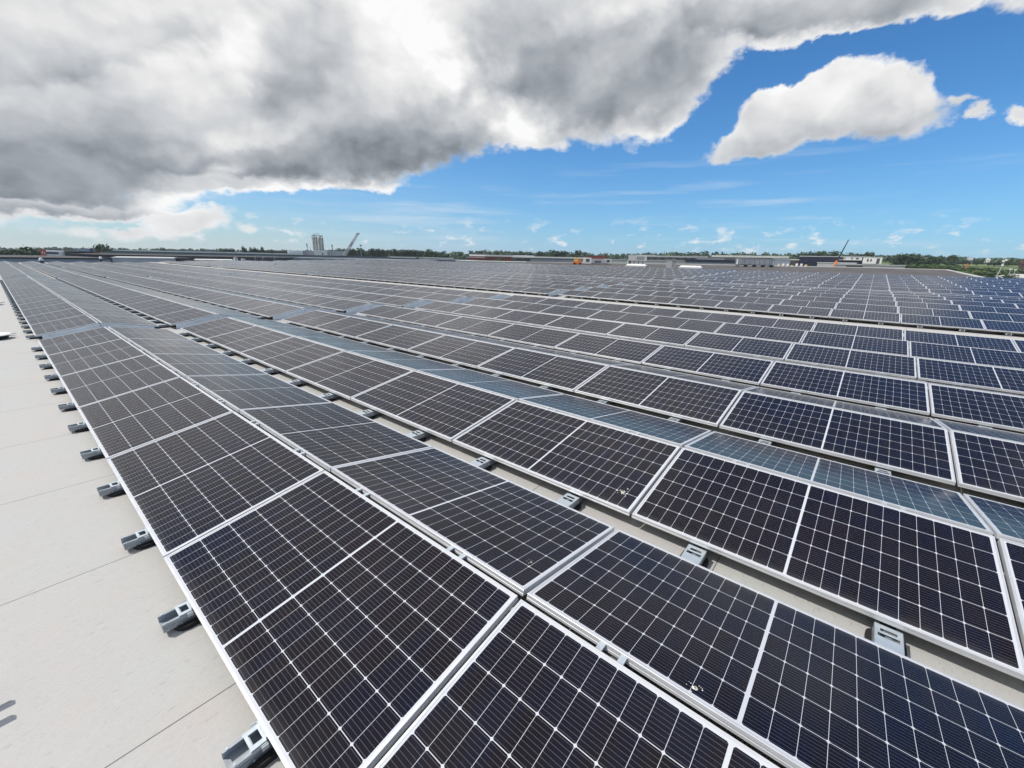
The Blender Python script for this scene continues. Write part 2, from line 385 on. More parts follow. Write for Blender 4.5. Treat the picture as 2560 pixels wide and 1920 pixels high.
M['roof'] = roof_material()

def ground_material():
    m, t, b = newmat('ground_cover')
    tcn = t.node('ShaderNodeTexCoord').outputs['Object']
    a = t.noise(tcn, 0.012, 6, 0.6)
    c = t.noise(tcn, 0.08, 5, 0.6)
    col = t.mix(t.ramp(a, 0.42, 0.58), (0.060, 0.095, 0.030), (0.11, 0.13, 0.055))
    col = t.mix(t.m('MULTIPLY', t.ramp(c, 0.5, 0.7), 0.5), col, (0.15, 0.14, 0.075))
    t.put(b.inputs['Base Color'], col)
    b.inputs['Roughness'].default_value = 0.95
    return m
M['ground'] = ground_material()
M['meadow'] = mat('meadow_grass', (0.12, 0.165, 0.055), 0.95, 0, 0.3, 0.05)
M['paving'] = mat('pale_paving', (0.36, 0.34, 0.31), 0.9, 0, 0.12, 0.06)

# ------------------------------------------------------------------ mesh helpers
class MB:
    """collects boxes, bars, tubes and quads; build() links them as ONE mesh object"""
    def __init__(s):
        s.v = []; s.f = []; s.mi = []; s.slots = []
    def slot(s, m):
        if m not in s.slots: s.slots.append(m)
        return s.slots.index(m)
    def quad(s, a, b, c, d_, m):
        i = len(s.v); s.v += [tuple(a), tuple(b), tuple(c), tuple(d_)]
        s.f.append((i, i + 1, i + 2, i + 3)); s.mi.append(s.slot(m))
    def hexa(s, p, m):
        """8 corners: bottom ring then top ring"""
        i = len(s.v); s.v += [tuple(q) for q in p]
        for f in ((3, 2, 1, 0), (4, 5, 6, 7), (0, 1, 5, 4), (1, 2, 6, 5), (2, 3, 7, 6), (3, 0, 4, 7)):
            s.f.append(tuple(i + k for k in f)); s.mi.append(s.slot(m))
    def box(s, x0, x1, y0, y1, z0, z1, m):
        s.hexa([(x0, y0, z0), (x1, y0, z0), (x1, y1, z0), (x0, y1, z0), (x0, y0, z1), (x1, y0, z1), (x1, y1, z1), (x0, y1, z1)], m)
    def tube(s, p, q, r0, r1, n, m, caps=True):
        p = Vector(p); q = Vector(q); ax = (q - p).normalized()
        a = ax.orthogonal().normalized(); b_ = ax.cross(a)
        i = len(s.v); k = s.slot(m)
        for c, r in ((p, r0), (q, r1)):
            for j in range(n):
                an = 2 * math.pi * j / n
                s.v.append(tuple(c + a * (r * math.cos(an)) + b_ * (r * math.sin(an))))
        for j in range(n):
            s.f.append((i + j, i + (j + 1) % n, i + n + (j + 1) % n, i + n + j)); s.mi.append(k)
        if caps:
            s.f.append(tuple(i + j for j in reversed(range(n)))); s.mi.append(k)
            s.f.append(tuple(i + n + j for j in range(n))); s.mi.append(k)
    def lathe(s, c, prof, n, m):
        """prof: list of (radius, z)"""
        i = len(s.v); k = s.slot(m)
        for r, z in prof:
            for j in range(n):
                an = 2 * math.pi * j / n
                s.v.append((c[0] + r * math.cos(an), c[1] + r * math.sin(an), c[2] + z))
        for a in range(len(prof) - 1):
            for j in range(n):
                s.f.append((i + a * n + j, i + a * n + (j + 1) % n, i + (a + 1) * n + (j + 1) % n, i + (a + 1) * n + j)); s.mi.append(k)
        s.f.append(tuple(i + (len(prof) - 1) * n + j for j in range(n))); s.mi.append(k)
        s.f.append(tuple(i + j for j in reversed(range(n)))); s.mi.append(k)
    def mesh(s, name):
        me = bpy.data.meshes.new(name)
        me.from_pydata(s.v, [], s.f)
        for m in s.slots: me.materials.append(m)
        me.polygons.foreach_set('material_index', s.mi)
        me.update()
        return me
    def build(s, name, parent=None, loc=(0, 0, 0), rot=(0, 0, 0), bevel=0.0):
        o = bpy.data.objects.new(name, s.mesh(name))
        COL.objects.link(o)
        o.location = loc; o.rotation_euler = rot
        if parent is not None: o.parent = parent
        if bevel:
            bv = o.modifiers.new('bevel', 'BEVEL'); bv.width = bevel; bv.segments = 2; bv.limit_method = 'ANGLE'
        return o
def tag(o, label=None, cat=None, group=None, kind=None):
    if label: o['label'] = label
    if cat: o['category'] = cat
    if group: o['group'] = group
    if kind: o['kind'] = kind
    return o
def empty(name, loc=(0, 0, 0), rot=(0, 0, 0)):
    o = bpy.data.objects.new(name, None)
    o.empty_display_size = 0.2
    COL.objects.link(o)
    o.location = loc; o.rotation_euler = rot
    return o
def dup(o, parent=None):
    c = o.copy(); COL.objects.link(c)
    c.parent = parent
    for ch in [x for x in o.children]:
        dup(ch, c)
    return c
def single(mb, name, label, cat, group=None, kind=None, **kw):
    return tag(mb.build(name, **kw), label, cat, group, kind)
ORD = ['first', 'second', 'third', 'fourth', 'fifth', 'sixth', 'seventh', 'eighth', 'ninth', 'tenth', 'eleventh', 'twelfth',
       'thirteenth', 'fourteenth', 'fifteenth', 'sixteenth', 'seventeenth', 'eighteenth', 'nineteenth', 'twentieth',
       'twenty-first', 'twenty-second', 'twenty-third', 'twenty-fourth', 'twenty-fifth', 'twenty-sixth', 'twenty-seventh', 'twenty-eighth']

# ------------------------------------------------------------------ layout of the rows
TILT = R(9.7439); PW = 1.04
CT, SN = PW * math.cos(TILT), PW * math.sin(TILT)
GR, GV = 0.0483, 0.2315
PITCH = 2 * CT + GR + GV
DZ = {7: .188, 8: .255, 9: .303, 10: .344, 11: .359, 12: .352, 13: .319, 14: .426, 15: .509, 16: .561, 17: .613, 18: .677, 19: .744, 20: .81, 21: .876, 22: .951}
NT_ = 23
def u0(i): return i * PITCH + (0.6 if i >= 7 else 0) + (0.6 if i >= 14 else 0)
def dz(i): return DZ.get(i, 0.0)
def uend(i): return u0(i) + 2 * CT + GR
L1, L2 = 1.9326, 1.760
def blocks(i):
    """(start of block nearest the camera end, module length, count) for tent i, v ascending"""
    if i < 7:
        return [(-14 * L1, L1, 14), (.8183, L1, 14), (.8183 * 2 + 14 * L1, L1, 14), (.8183 * 3 + 28 * L1, L1, 9)]
    return [(-1.2 - 14 * L2, L2, 14), (-.53, L2, 14), (.13 + 14 * L2, L2, 14), (.79 + 28 * L2, L2, 14)]
RZ = -0.13                                   # roof below the low panel edge
prof = [(-9.0, RZ)]
for i in range(NT_):
    z = dz(i) + RZ
    prof += ([(u0(i) - 0.10, z)] if i not in (7, 14) else [(u0(i) - 0.34, z + .005), (u0(i) - 0.03, z + .005), (u0(i) - 0.02, z - .08), (u0(i) + 0.8, z - .05)]) + [ (uend(i) + 0.06, z + (0.35 * (dz(i + 1) - dz(i)) if i < 22 and i not in (6, 13) else 0))]  # step down under the two rows past the gaps is added to deepen shade
prof += [(56.2, .951 + RZ)]

# ------------------------------------------------------------------ the warehouse roof
LEVX, LEVY = .0131, -.0017                   # the roof falls slightly against true level
def lev(x, y): return LEVX * x + LEVY * y
wh = empty('warehouse', (0, 0, 0))
tag(wh, 'pale flat roof of the warehouse carrying all the solar panel rows', 'building')
mb = MB()
vs = [-34.0, -14, -6, 0, 10, 26, 50, 79.0]
for (ua, za), (ub, zb) in zip(prof[:-1], prof[1:]):
    for va, vb in zip(vs[:-1], vs[1:]):
        mb.quad((ua, va, za), (ub, va, zb), (ub, vb, zb), (ua, vb, za), M['roof'])
mb.build('roof_deck', wh)
mb = MB()
mb.box(-9.25, 56.2, -34.3, -34.0, -8, 0.1, M['lightgrey'])
mb.box(-9.3, -9.0, -34.0, 79.0, -8, 0.1, M['lightgrey'])
mb.box(-9.25, 56.2, 79.0, 79.3, -8, -0.1, M['lightgrey'])
mb.build('wall', wh)

# ------------------------------------------------------------------ solar panels
def panel_meshes(L, glass, nm):
    lip, h = 0.0130, 0.035
    a, b_ = L / 2, PW
    fm = MB(); A = M['alu']
    def ring(o0, o1, z0, z1):
        """quads between the loop inset o0 at z0 and inset o1 at z1"""
        def lp(o, z): return [(o, -a + o, z), (b_ - o, -a + o, z), (b_ - o, a - o, z), (o, a - o, z)]
        p, q = lp(o0, z0), lp(o1, z1)
        for k in range(4):
            fm.quad(p[k], p[(k + 1) % 4], q[(k + 1) % 4], q[k], A)
    ring(0.0, 0.0, -h, -h + .012)            # side with two shallow grooves
    ring(0.0, .0014, -h + .012, -h + .013)
    ring(.0014, .0014, -h + .013, -h + .016)
    ring(.0014, 0.0, -h + .016, -h + .017)
    ring(0.0, 0.0, -h + .017, -.0012)
    ring(0.0, .0012, -.0012, 0.0)
    ring(.0012, lip - .0006, 0.0, 0.0)
    ring(lip - .0006, lip, 0.0, -.0022)
    ring(0.018, 0.0, -h, -h)
    ring(.0022, .0022, -.006, -h + .0012)
    fmesh = fm.mesh(nm + '_frame')
    gm = MB()
    gz = -0.0016
    gm.quad((lip - .001, -a + lip - .001, gz), (b_ - lip + .001, -a + lip - .001, gz), (b_ - lip + .001, a - lip + .001, gz), (lip - .001, a - lip + .001, gz), glass)
    gm.quad((lip, a - lip, gz - .005), (b_ - lip, a - lip, gz - .005), (b_ - lip, -a + lip, gz - .005), (lip, -a + lip, gz - .005), M['backsheet'])
    gmesh = gm.mesh(nm + '_cells')
    setuv(gmesh, L)
    return fmesh, gmesh
def setuv(me, L):
    uv = me.uv_layers.new(name='cells'); se = me.uv_layers.new(name='seed')
    for lp in me.loops:
        co = me.vertices[lp.vertex_index].co
        uv.data[lp.index].uv = (co.y + L / 2, co.x)
        se.data[lp.index].uv = (0.0, 0.0)
LONG, SHORT = L1 - 0.020, L2 - 0.015
F1, G1 = panel_meshes(LONG, M['glass132'], 'long')
F2, G2 = panel_meshes(SHORT, M['glass120'], 'short')

spots = []                                   # every panel: tent, slope, block, index, centre v
for i in range(NT_):
    for bi, (v0, L, n) in enumerate(blocks(i)):
        for k in range(n):
            for side in (0, 1):
                spots.append((i, side, bi, k, v0 + (k + .5) * L, n))
def place(i, side, v):
    if side == 0:
        return Vector((u0(i), v, dz(i))), (0.0, -TILT, 0.0)
    return Vector((uend(i), v, dz(i))), (0.0, -TILT, math.pi)
VR, VU, VF = rt2, up2, fw
def toscreen(p):
    q = p - CAM
    z = q.dot(VF)
    if z < 0.15: return None
    return Vector((q.dot(VR) / z * FPX, q.dot(VU) / z * FPX))
def area(sp):
    """how much of the picture a panel covers"""
    i, side, bi, k, v, n = sp
    L = (L1 if i < 7 else L2)
    ul = u0(i) if side == 0 else uend(i)
    uh = ul + (CT if side == 0 else -CT)
    tot = 0.0
    N = 6
    for a in range(N):
        for b_ in range(3):
            f, g = (a + .5) / N, (b_ + .5) / 3
            P = Vector((ul + (uh - ul) * g, v + (f - .5) * L, dz(i) + SN * g))
            s_ = toscreen(P)
            if s_ is None or abs(s_.x) > .5 or abs(s_.y) > .375: continue
            nrm = Vector(((-1 if side == 0 else 1) * math.sin(TILT), 0, math.cos(TILT)))
            q = CAM - P
            c = nrm.dot(q.normalized())
            if c <= 0: continue
            if side == 1 and i > 0:
                pass
            tot += c / q.length_squared
    if i > 0:                                 # hidden behind the ridge in front
        P = Vector(((ul + uh) / 2, v, dz(i) + SN * .5))
        tt = (u0(i) - CT * .9 - CAM.x) / (P.x - CAM.x)
        if side == 1:
            tt = (u0(i) + CT - CAM.x) / (P.x - CAM.x)
            zr = CAM.z + (P.z - CAM.z) * tt
            if zr < dz(i) + SN: tot *= 0.1
    return tot
ranked = sorted(spots, key=area, reverse=True)
chosen = set(ranked[:300])
rest = [s_ for s_ in spots if s_ not in chosen]

def plabel(sp):
    i, side, bi, k, v, n = sp
    row = ORD[i] if i < 7 else ORD[i - 7]
    slope = 'left' if side == 0 else 'right'
    if i < 7:
        grp = 'bare roof strip'
    else:
        grp = 'walkway'
    if bi == 0:
        where = ORD[n - 1 - k] + ' before the end plate'
    else:
        where = ORD[k] + (' beyond the end plate' if bi == 1 else ' beyond the far end plate')
    if i < 7:
        return 'solar panel, %s slope, %s ridge from the bare roof, %s' % (slope, row, where)
    return 'solar panel, %s slope, %s ridge past the walkway, %s' % (slope, row, where)
proto = {}
for sp in sorted(chosen, key=lambda s_: (s_[0], s_[1], s_[4])):
    i, side, bi, k, v, n = sp
    long_ = i < 7
    if long_ not in proto:
        r_ = empty('solar_panel')
        for nm, me in (('frame', F1 if long_ else F2), ('cells', G1 if long_ else G2)):
            o = bpy.data.objects.new(nm, me); COL.objects.link(o); o.parent = r_
        proto[long_] = r_
        o = r_
    else:
        o = dup(proto[long_])
    loc, rot = place(i, side, v)
    jit = random.Random(hash((i, side, k, bi)) & 0xffff)
    o.location = loc + Vector((jit.uniform(-.002, .002), jit.uniform(-.002, .002), jit.uniform(-.0015, .0015)))
    o.rotation_euler = (rot[0] + jit.uniform(-.002, .002), rot[1] + jit.uniform(-.003, .003), rot[2] + jit.uniform(-.0012, .0012))
    tag(o, plabel(sp), 'solar panel', 'solar panels in the east-west rows')
# the far rest of the field as one object
def bulk(name):
    vv, ff, mi, uvs, seeds = [], [], [], [], []
    rnd = random.Random(3)
    for sp in rest:
        i, side, bi, k, v, n = sp
        L = LONG if i < 7 else SHORT
        loc, rot = place(i, side, v)
        mt = Matrix.Translation(loc) @ Matrix.Rotation(rot[2], 4, 'Z') @ Matrix.Rotation(rot[1] + rnd.uniform(-.0015, .0015), 4, 'Y')
        a = L / 2; l = .0130; h = .035
        P = [(0, -a, 0), (PW, -a, 0), (PW, a, 0), (0, a, 0), (l, -a + l, 0), (PW - l, -a + l, 0), (PW - l, a - l, 0), (l, a - l, 0),
             (0, -a, -h), (PW, -a, -h), (PW, a, -h), (0, a, -h)]
        Q = [(l, -a + l, -.0016), (PW - l, -a + l, -.0016), (PW - l, a - l, -.0016), (l, a - l, -.0016)]
        b0 = len(vv)
        for p in P + Q: vv.append(tuple(mt @ Vector(p)))
        sd_ = rnd.random()
        fs = [(0, 1, 5, 4), (1, 2, 6, 5), (2, 3, 7, 6), (3, 0, 4, 7), (8, 9, 1, 0), (9, 10, 2, 1), (10, 11, 3, 2), (11, 8, 0, 3), (12, 13, 14, 15), (11, 10, 9, 8)]
        for q_, f in enumerate(fs):
            ff.append(tuple(b0 + x for x in f))
            mi.append((1 if i < 7 else 2) if q_ == 8 else (3 if q_ == 9 else 0))
            for x in f:
                c = (P + Q)[x]
                uvs.append((c[1] + a, c[0])); seeds.append((sd_, 0.0))
    me = bpy.data.meshes.new(name)
    me.from_pydata(vv, [], ff)
    for m_ in ('alu', 'glass132', 'glass120', 'backsheet'): me.materials.append(M[m_])
    me.polygons.foreach_set('material_index', mi)
    u_ = me.uv_layers.new(name='cells'); s_ = me.uv_layers.new(name='seed')
    u_.data.foreach_set('uv', [x for p in uvs for x in p])
    s_.data.foreach_set('uv', [x for p in seeds for x in p])
    me.update()
    o = bpy.data.objects.new(name, me); COL.objects.link(o)
    return o
fld = bulk('solar_panel_field')
tag(fld, 'the many far rows of grey looking solar panels across the roof', 'solar panels', kind='stuff')

# ------------------------------------------------------------------ mounting rails, clips and pads
Z = M['zinc']
def m_channel(x0, x1):
    b_ = MB()
    for (y0, y1, z0, z1) in ((-.05, .05, -.104, -.1015), (-.05, -.0475, -.1015, -.058), (.0475, .05, -.1015, -.058), (-.0475, -.034, -.0605, -.058), (.034, .0475, -.0605, -.058), (-.0525, -.05, -.083, -.078), (-.0525, -.05, -.066, -.061), (.05, .0525, -.083, -.078)):
        b_.box(x0, x1, y0, y1, z0, z1, Z)
    x = x0 + .02
    for x in (x0 + .018, x0 + .075):          # bolt heads on the lips and wall
        for y in (-.041, .041):
            b_.tube((x, y, -.058), (x, y, -.0555), .005, .005, 8, M['zincplate'])
        b_.tube((x, -.0525, -.094), (x, -.0545, -.094), .005, .005, 8, M['zincplate'])
    return b_
def m_clip(x0, flip=1):
    """bent clip plate with a window that hooks under the panel edge"""
    b_ = MB(); P = M['zincplate']
    def bx(xa, xb, y0, y1, z0, z1):
        xa, xb = x0 + flip * xa, x0 + flip * xb
        b_.box(min(xa, xb), max(xa, xb), y0, y1, z0, z1, P)
    bx(-.052, -.040, -.046, .046, -.0575, -.052)
    bx(-.040, .004, -.046, -.026, -.0575, -.052)
    bx(-.040, .004, .026, .046, -.0575, -.052)
    bx(-.004, .014, -.026, .026, -.0575, -.052)
    bx(-.040, -.036, -.026, .026, -.066, -.0575)
    for y in (-.06, -.052, .052, .06):
        bx(-.020, .004, y - .002, y + .002, -.075, -.055)
    bx(.002, .012, -.046, .046, -.052, -.037)
    return b_
def m_pad(xc, ln=.30):
    b_ = MB()
    n = 8
    p0 = []
    for k in range(n + 1):
        an = math.pi * (0.5 + k / n); p0.append((xc - ln / 2 + .05 * math.cos(an) + .05, .082 * math.sin(an)))
    for k in range(n + 1):
        an = math.pi * (-0.5 + k / n); p0.append((xc + ln / 2 + .05 * math.cos(an) - .05, .082 * math.sin(an)))
    i = 0; m_ = M['rubber']; k_ = b_.slot(m_)
    b_.v = [(x, y, RZ + .001) for x, y in p0] + [(x, y, -.1045) for x, y in p0]
    c = len(p0)
    for j in range(c):
        b_.f.append((j, (j + 1) % c, c + (j + 1) % c, c + j)); b_.mi.append(k_)
    b_.f.append(tuple(range(c, 2 * c))); b_.mi.append(k_)
    return b_
def m_saddle(xa, xb):
    """valley bracket: box lid with two slots"""
    b_ = MB(); P = M['zincplate']
    t0, t1 = -.048, -.0455
    w = .056
    l = xb - xa
    for (f0, f1, y0, y1) in ((0, .12, -w, -.02), (0, .12, .02, w), (.12, .56, -w, w), (.56, .68, -w, -.044), (.56, .68, .044, w), (.68, .76, -w, w),
                             (.76, .86, -w, -.034), (.76, .86, .034, w), (.86, 1, -w, w)):
        b_.box(xa + f0 * l, xa + f1 * l, y0, y1, t0, t1, P)
    b_.box(xa, xb, -w - .002, -w, -.100, t1 - .001, Z)
    b_.box(xa, xb, w, w + .002, -.100, t1 - .001, Z)
    b_.box(xa + .60 * l, xa + .64 * l, -.012, .012, -.058, -.048, Z)
    for f in (.1, .5, .9):
        b_.box(xa + f * l - .006, xa + f * l + .006, -w - .004, -w - .002, -.085, -.06, P)
    return b_
def m_upright(i):
    b_ = MB()
    uc = u0(i) + CT + GR / 2
    for y in (-.05, .05):
        b_.box(uc - GR / 2 + .003, uc + GR / 2 - .003, y - .014, y + .014, SN - .012, SN - .006, M['zincplate'])
        b_.box(uc - .006, uc + .006, y - .012, y + .012, -.058, SN - .012, Z)
    b_.box(uc - .08, uc + .08, -.03, .03, SN - .075, SN - .055, Z)
    return b_
RAIL_A = (-.125, u0(6) + 2 * CT + GR + .12)
parts_a = []
def full_rail(v, label):
    if not parts_a:
        r_ = empty('mounting_rail')
        m_channel(*RAIL_A).build('channel', r_)
        m_clip(0.0).build('edge_clip', r_)
        for x in [.085 + .0] + [u0(i) - .12 for i in range(1, 7)]:
            (m_pad(.085, .34) if x < .2 else m_pad(x)).build('rubber_pad', r_)
        for i in range(1, 7):
            m_saddle(u0(i) - GV + .012, u0(i) - .004).build('valley_bracket', r_)
        for i in range(7):
            m_upright(i).build('ridge_post', r_)
        parts_a.append(r_)
        o = r_
    else:
        o = dup(parts_a[0])
    o.location = (0, v, 0)
    return tag(o, label, 'rail', 'mounting rails under the panel rows')
nr = 0
vr = [(-14 * L1 + L1 * (k + f)) for k in range(14) for f in (.25, .75)]
vr = [v for v in vr if v > -19]
for j, v in enumerate(reversed(vr)):
    full_rail(v + .045 * 0, 'galvanised mounting rail, %s from the metal end plates towards the camera' % ORD[j])
def slim(x0, x1, pads, zoff=lambda x: 0):
    b_ = MB()
    b_.box(x0, x1, -.05, -.046, -.104, -.058, Z); b_.box(x0, x1, .046, .05, -.104, -.058, Z)
    b_.box(x0, x1, -.046, .046, -.104, -.100, Z); b_.box(x0, x1, -.046, -.034, -.062, -.058, Z); b_.box(x0, x1, .034, .046, -.062, -.058, Z)
    for x in pads:
        b_.box(x - .16, x + .16, -.08, .08, RZ + .001, -.1045, M['rubber'])
    return b_
pr = None
for j in range(28):
    v = .8183 + L1 * (j // 2 + (.25 if j % 2 == 0 else .75))
    if pr is None:
        b_ = slim(RAIL_A[0], RAIL_A[1], [.085] + [u0(i) - .12 for i in range(1, 7)])
        for i in range(1, 7):
            b_.box(u0(i) - GV + .012, u0(i) - .004, -.056, .056, -.052, -.046, M['zincplate'])
        o = pr = b_.build('mounting_rail')
    else:
        o = dup(pr)
    o.location = (0, v, 0)
    tag(o, 'galvanised mounting rail, %s beyond the metal end plates' % ORD[j], 'rail', 'mounting rails under the panel rows')
pr = None
for bi in (0, 1):
    for j in range(28):
        if bi == 0: v = -1.2 - L2 * (j // 2 + (.25 if j % 2 == 0 else .75))
        else: v = -.53 + L2 * (j // 2 + (.25 if j % 2 == 0 else .75))
        if v < -20: continue
        if pr is None:
            b_ = slim(u0(7) - .05, uend(7) + .1, [u0(7) + .12])
            b_.box(u0(7) - .054, u0(7) - .05, -.056, .056, -.1, -.052, M['zincplate'])
            b_.box(u0(7) - .0545, u0(7) - .054, -.036, .036, -.092, -.060, M['rubber'])
            o = pr = b_.build('mounting_rail')
        else:
            o = dup(pr)
        o.location = (0, v, dz(7))
        tag(o, 'short rail end under the walkway row, %s %s its end plate' % (ORD[j], 'before' if bi == 0 else 'beyond'), 'rail', 'rail ends along the walkway')

# ------------------------------------------------------------------ sheet metal end plates at the gaps
def plate(i, side):
    b_ = MB(); P = M['zincsheet']
    th = .002
    if side == 0: xa, xb, za, zb = u0(i) + .10, u0(i) + CT + GR / 2 - .004, SN * .10 / CT - .037, SN - .030
    else: xa, xb, za, zb = uend(i) - .10, u0(i) + CT + GR / 2 + .004, SN * .10 / CT - .037, SN - .030
    x0, x1 = (xa, xb) if xa < xb else (xb, xa)
    z0, z1 = (za, zb) if xa < xb else (zb, za)
    b_.hexa([(x0, 0, RZ + .004), (x1, 0, RZ + .004), (x1, th, RZ + .004), (x0, th, RZ + .004), (x0, 0, z0), (x1, 0, z1), (x1, th, z1), (x0, th, z0)], P)
    b_.hexa([(x0, -.022, z0 - .004), (x1, -.022, z1 - .004), (x1, 0, z1 - .004), (x0, 0, z0 - .004), (x0, -.022, z0 - .002), (x1, -.022, z1 - .002), (x1, 0, z1 - .002), (x0, 0, z0 - .002)], P)
    for f in (.12, .88):
        x = xa + (xb - xa) * f; z = za + (zb - za) * f - .03
        b_.tube((x, -.004, z), (x, 0, z), .008, .008, 8, Z)
    return b_
for i in range(NT_):
    for bi in (1, 2, 3):
        if bi == 3 and i > 9: continue
        v = blocks(i)[bi][0] - .012
        for side in (0, 1):
            if side == 1 and bi == 3: continue
            o = plate(i, side).build('end_plate', loc=(0, v, dz(i)))
            row = ORD[i] if i < 7 else ORD[i - 7]
            tag(o, 'galvanised end plate, %s side of the %s ridge %s, %s gap' % ('left' if side == 0 else 'right', row,
                'from the bare roof' if i < 7 else 'past the walkway', ('near', 'middle', 'far')[bi - 1]), 'end plate', 'end plates closing the panel rows')

# ------------------------------------------------------------------ bird droppings
def dropping(i, side, vx, s_, label, r0, size=1.0):
    rnd = random.Random(r0)
    e_ = empty('bird_dropping')
    loc, rot = place(i, side, vx)
    mt = Matrix.Translation(loc) @ Matrix.Rotation(rot[2], 4, 'Z') @ Matrix.Rotation(rot[1], 4, 'Y')
    p = mt @ Vector((s_, 0, .0))
    e_.location = p; e_.rotation_euler = rot
    b_ = MB()
    def splat(cx, cy, r, h, m_):
        n = 11
        i0 = len(b_.v); k_ = b_.slot(m_)
        rs = [r * rnd.uniform(.55, 1.25) for _ in range(n)]
        for f, z in ((1, -.0012), (.62, h)):
            for j in range(n):
                a = 2 * math.pi * j / n
                b_.v.append((cx + rs[j] * f * math.cos(a), cy + rs[j] * f * math.sin(a), z))
        for j in range(n):
            b_.f.append((i0 + j, i0 + (j + 1) % n, i0 + n + (j + 1) % n, i0 + n + j)); b_.mi.append(k_)
        b_.f.append(tuple(i0 + n + j for j in range(n))); b_.mi.append(k_)
    splat(0, 0, .019, .004, M['dropping'])
    splat(.004, .003, .011, .007, M['droppingdark'])
    for _ in range(9):
        splat(rnd.uniform(-.05, .03), rnd.uniform(-.07, .05), rnd.uniform(.002, .006), .0015, M['dropping'])
    splat(.055, -.012, .008, .002, M['dropping'])
    e_.scale = (size, size, size)
    b_.build('splat', e_)
    tag(e_, label, 'bird dropping', 'bird droppings on the panels')
dropping(1, 0, -11.445, .189, 'white bird dropping on a panel of the second ridge, larger one', 1)
dropping(0, 1, -12.40, .985, 'small pale bird dropping high on the right slope of the front ridge', 5, .55)
dropping(0, 1, -11.46, .81, 'tiny grey bird speck on the right slope of the front ridge', 8, .35)

# ------------------------------------------------------------------ roof fittings at the left edge
def roof_cap(u, v, label, r=.36):
    e_ = empty('roof_anchor', (u, v, RZ))
    b_ = MB()
    b_.lathe((0, 0, 0), [(r * .82, 0.002), (r * .86, .05), (r * .6, .085)], 24, M['black'])
    b_.build('base', e_)
    b_ = MB()
    b_.lathe((0, 0, 0), [(r * .98, .085), (r, .092), (r * .96, .105), (r * .3, .122), (0.03, .125)], 28, M['white'])
    b_.build('lid', e_)
    b_ = MB()
    b_.tube((0, 0, .12), (0, 0, .17), .02, .016, 10, Z)
    for a in (20, -20, 160, 200):
        b_.tube((.1 * math.cos(R(a)), .1 * math.sin(R(a)), .06), (r * 1.25 * math.cos(R(a)), r * 1.25 * math.sin(R(a)), .07), .012, .004, 6, M['black'])
    b_.build('spike', e_)
    return tag(e_, label, 'roof anchor', 'round roof anchors beside the left row')
roof_cap(-.66, 1.75, 'white round roof anchor on the bare strip, nearest of three')
roof_cap(-.70, 10.6, 'white round roof anchor on the bare strip, middle of three', .40)
roof_cap(-.72, 18.0, 'white round roof anchor on the bare strip, farthest of three', .40)
e_ = empty('safety_bracket', (-.835, -10.02, RZ))
b_ = MB(); b_.box(-.09, .09, -.09, .09, .002, .012, Z); b_.build('foot', e_)
b_ = MB()
b_.box(-.012, .012, -.06, .06, .012, .26, Z)
b_.box(-.012, .08, -.06, -.035, .23, .26, Z); b_.box(-.012, .08, .035, .06, .23, .26, Z)
b_.build('fork', e_)
tag(e_, 'grey forked safety bracket standing on the bare roof strip near the camera', 'bracket')

# ------------------------------------------------------------------ ground and terrain
GZ = -7.0
def gz(x, y): return GZ + lev(x, y)
b_ = MB()
S = 1650.0
N = 12
for a in range(N):
    for c in range(N):
        x0, x1 = -S + 2 * S * a / N, -S + 2 * S * (a + 1) / N
        y0, y1 = -S + 2 * S * c / N, -S + 2 * S * (c + 1) / N
        b_.quad((x0, y0, gz(x0, y0)), (x1, y0, gz(x1, y0)), (x1, y1, gz(x1, y1)), (x0, y1, gz(x0, y1)), M['ground'])
single(b_, 'ground', 'flat green and tan land around the industrial estate', 'ground', kind='structure')

def pol(az, D, el=None):
    a = R(az)
    x, y = CAM.x + D * math.sin(a), CAM.y + D * math.cos(a)
    return Vector((x, y, gz(x, y) if el is None else CAM.z + D * math.tan(R(el))))
def zat(D, el): return CAM.z + D * math.tan(R(el))

# ------------------------------------------------------------------ background buildings (box halls with parts)
def hall(name, label, cat, az0, az1, D, top, depth, wall, roof=None, trim=None, trimh=.35, base=None, windows=None, winmat=None, group=None, rise=None):
    """a hall whose front runs square to the view; top is the roof height as an elevation angle at the front"""
    mid = (az0 + az1) / 2
    hw = D * math.tan(R((az1 - az0) / 2))
    c = pol(mid, D)
    zt = zat(D, top)
    e_ = empty(name, (c.x, c.y, c.z), (0, 0, -R(mid)))
    zb = (-.3 if base is None else zat(D, base) - c.z)
    h = zt - c.z
    b_ = MB(); b_.box(-hw, hw, 0, depth, zb, h, wall); b_.build('wall', e_)
    if roof or trim:
        b_ = MB(); b_.box(-hw - .15, hw + .15, -.15, depth + .15, h + .003, h + trimh, trim or roof)
        b_.build('roof_edge' if trim else 'roof', e_)
        if roof and trim:
            b_ = MB(); b_.box(-hw + .4, hw - .4, .4, depth - .4, h + trimh - .1, h + trimh + .02, roof); b_.build('roof', e_)
    for (f0, f1, g0, g1) in (windows or []):
        b_ = MB(); b_.box(-hw + 2 * hw * f0, -hw + 2 * hw * f1, -.06, -.003, h * g0, h * g1, winmat or M['window'])
        b_.build('window', e_)
    tag(e_, label, cat, group)
    e_['hw'] = hw
    return e_, hw, h

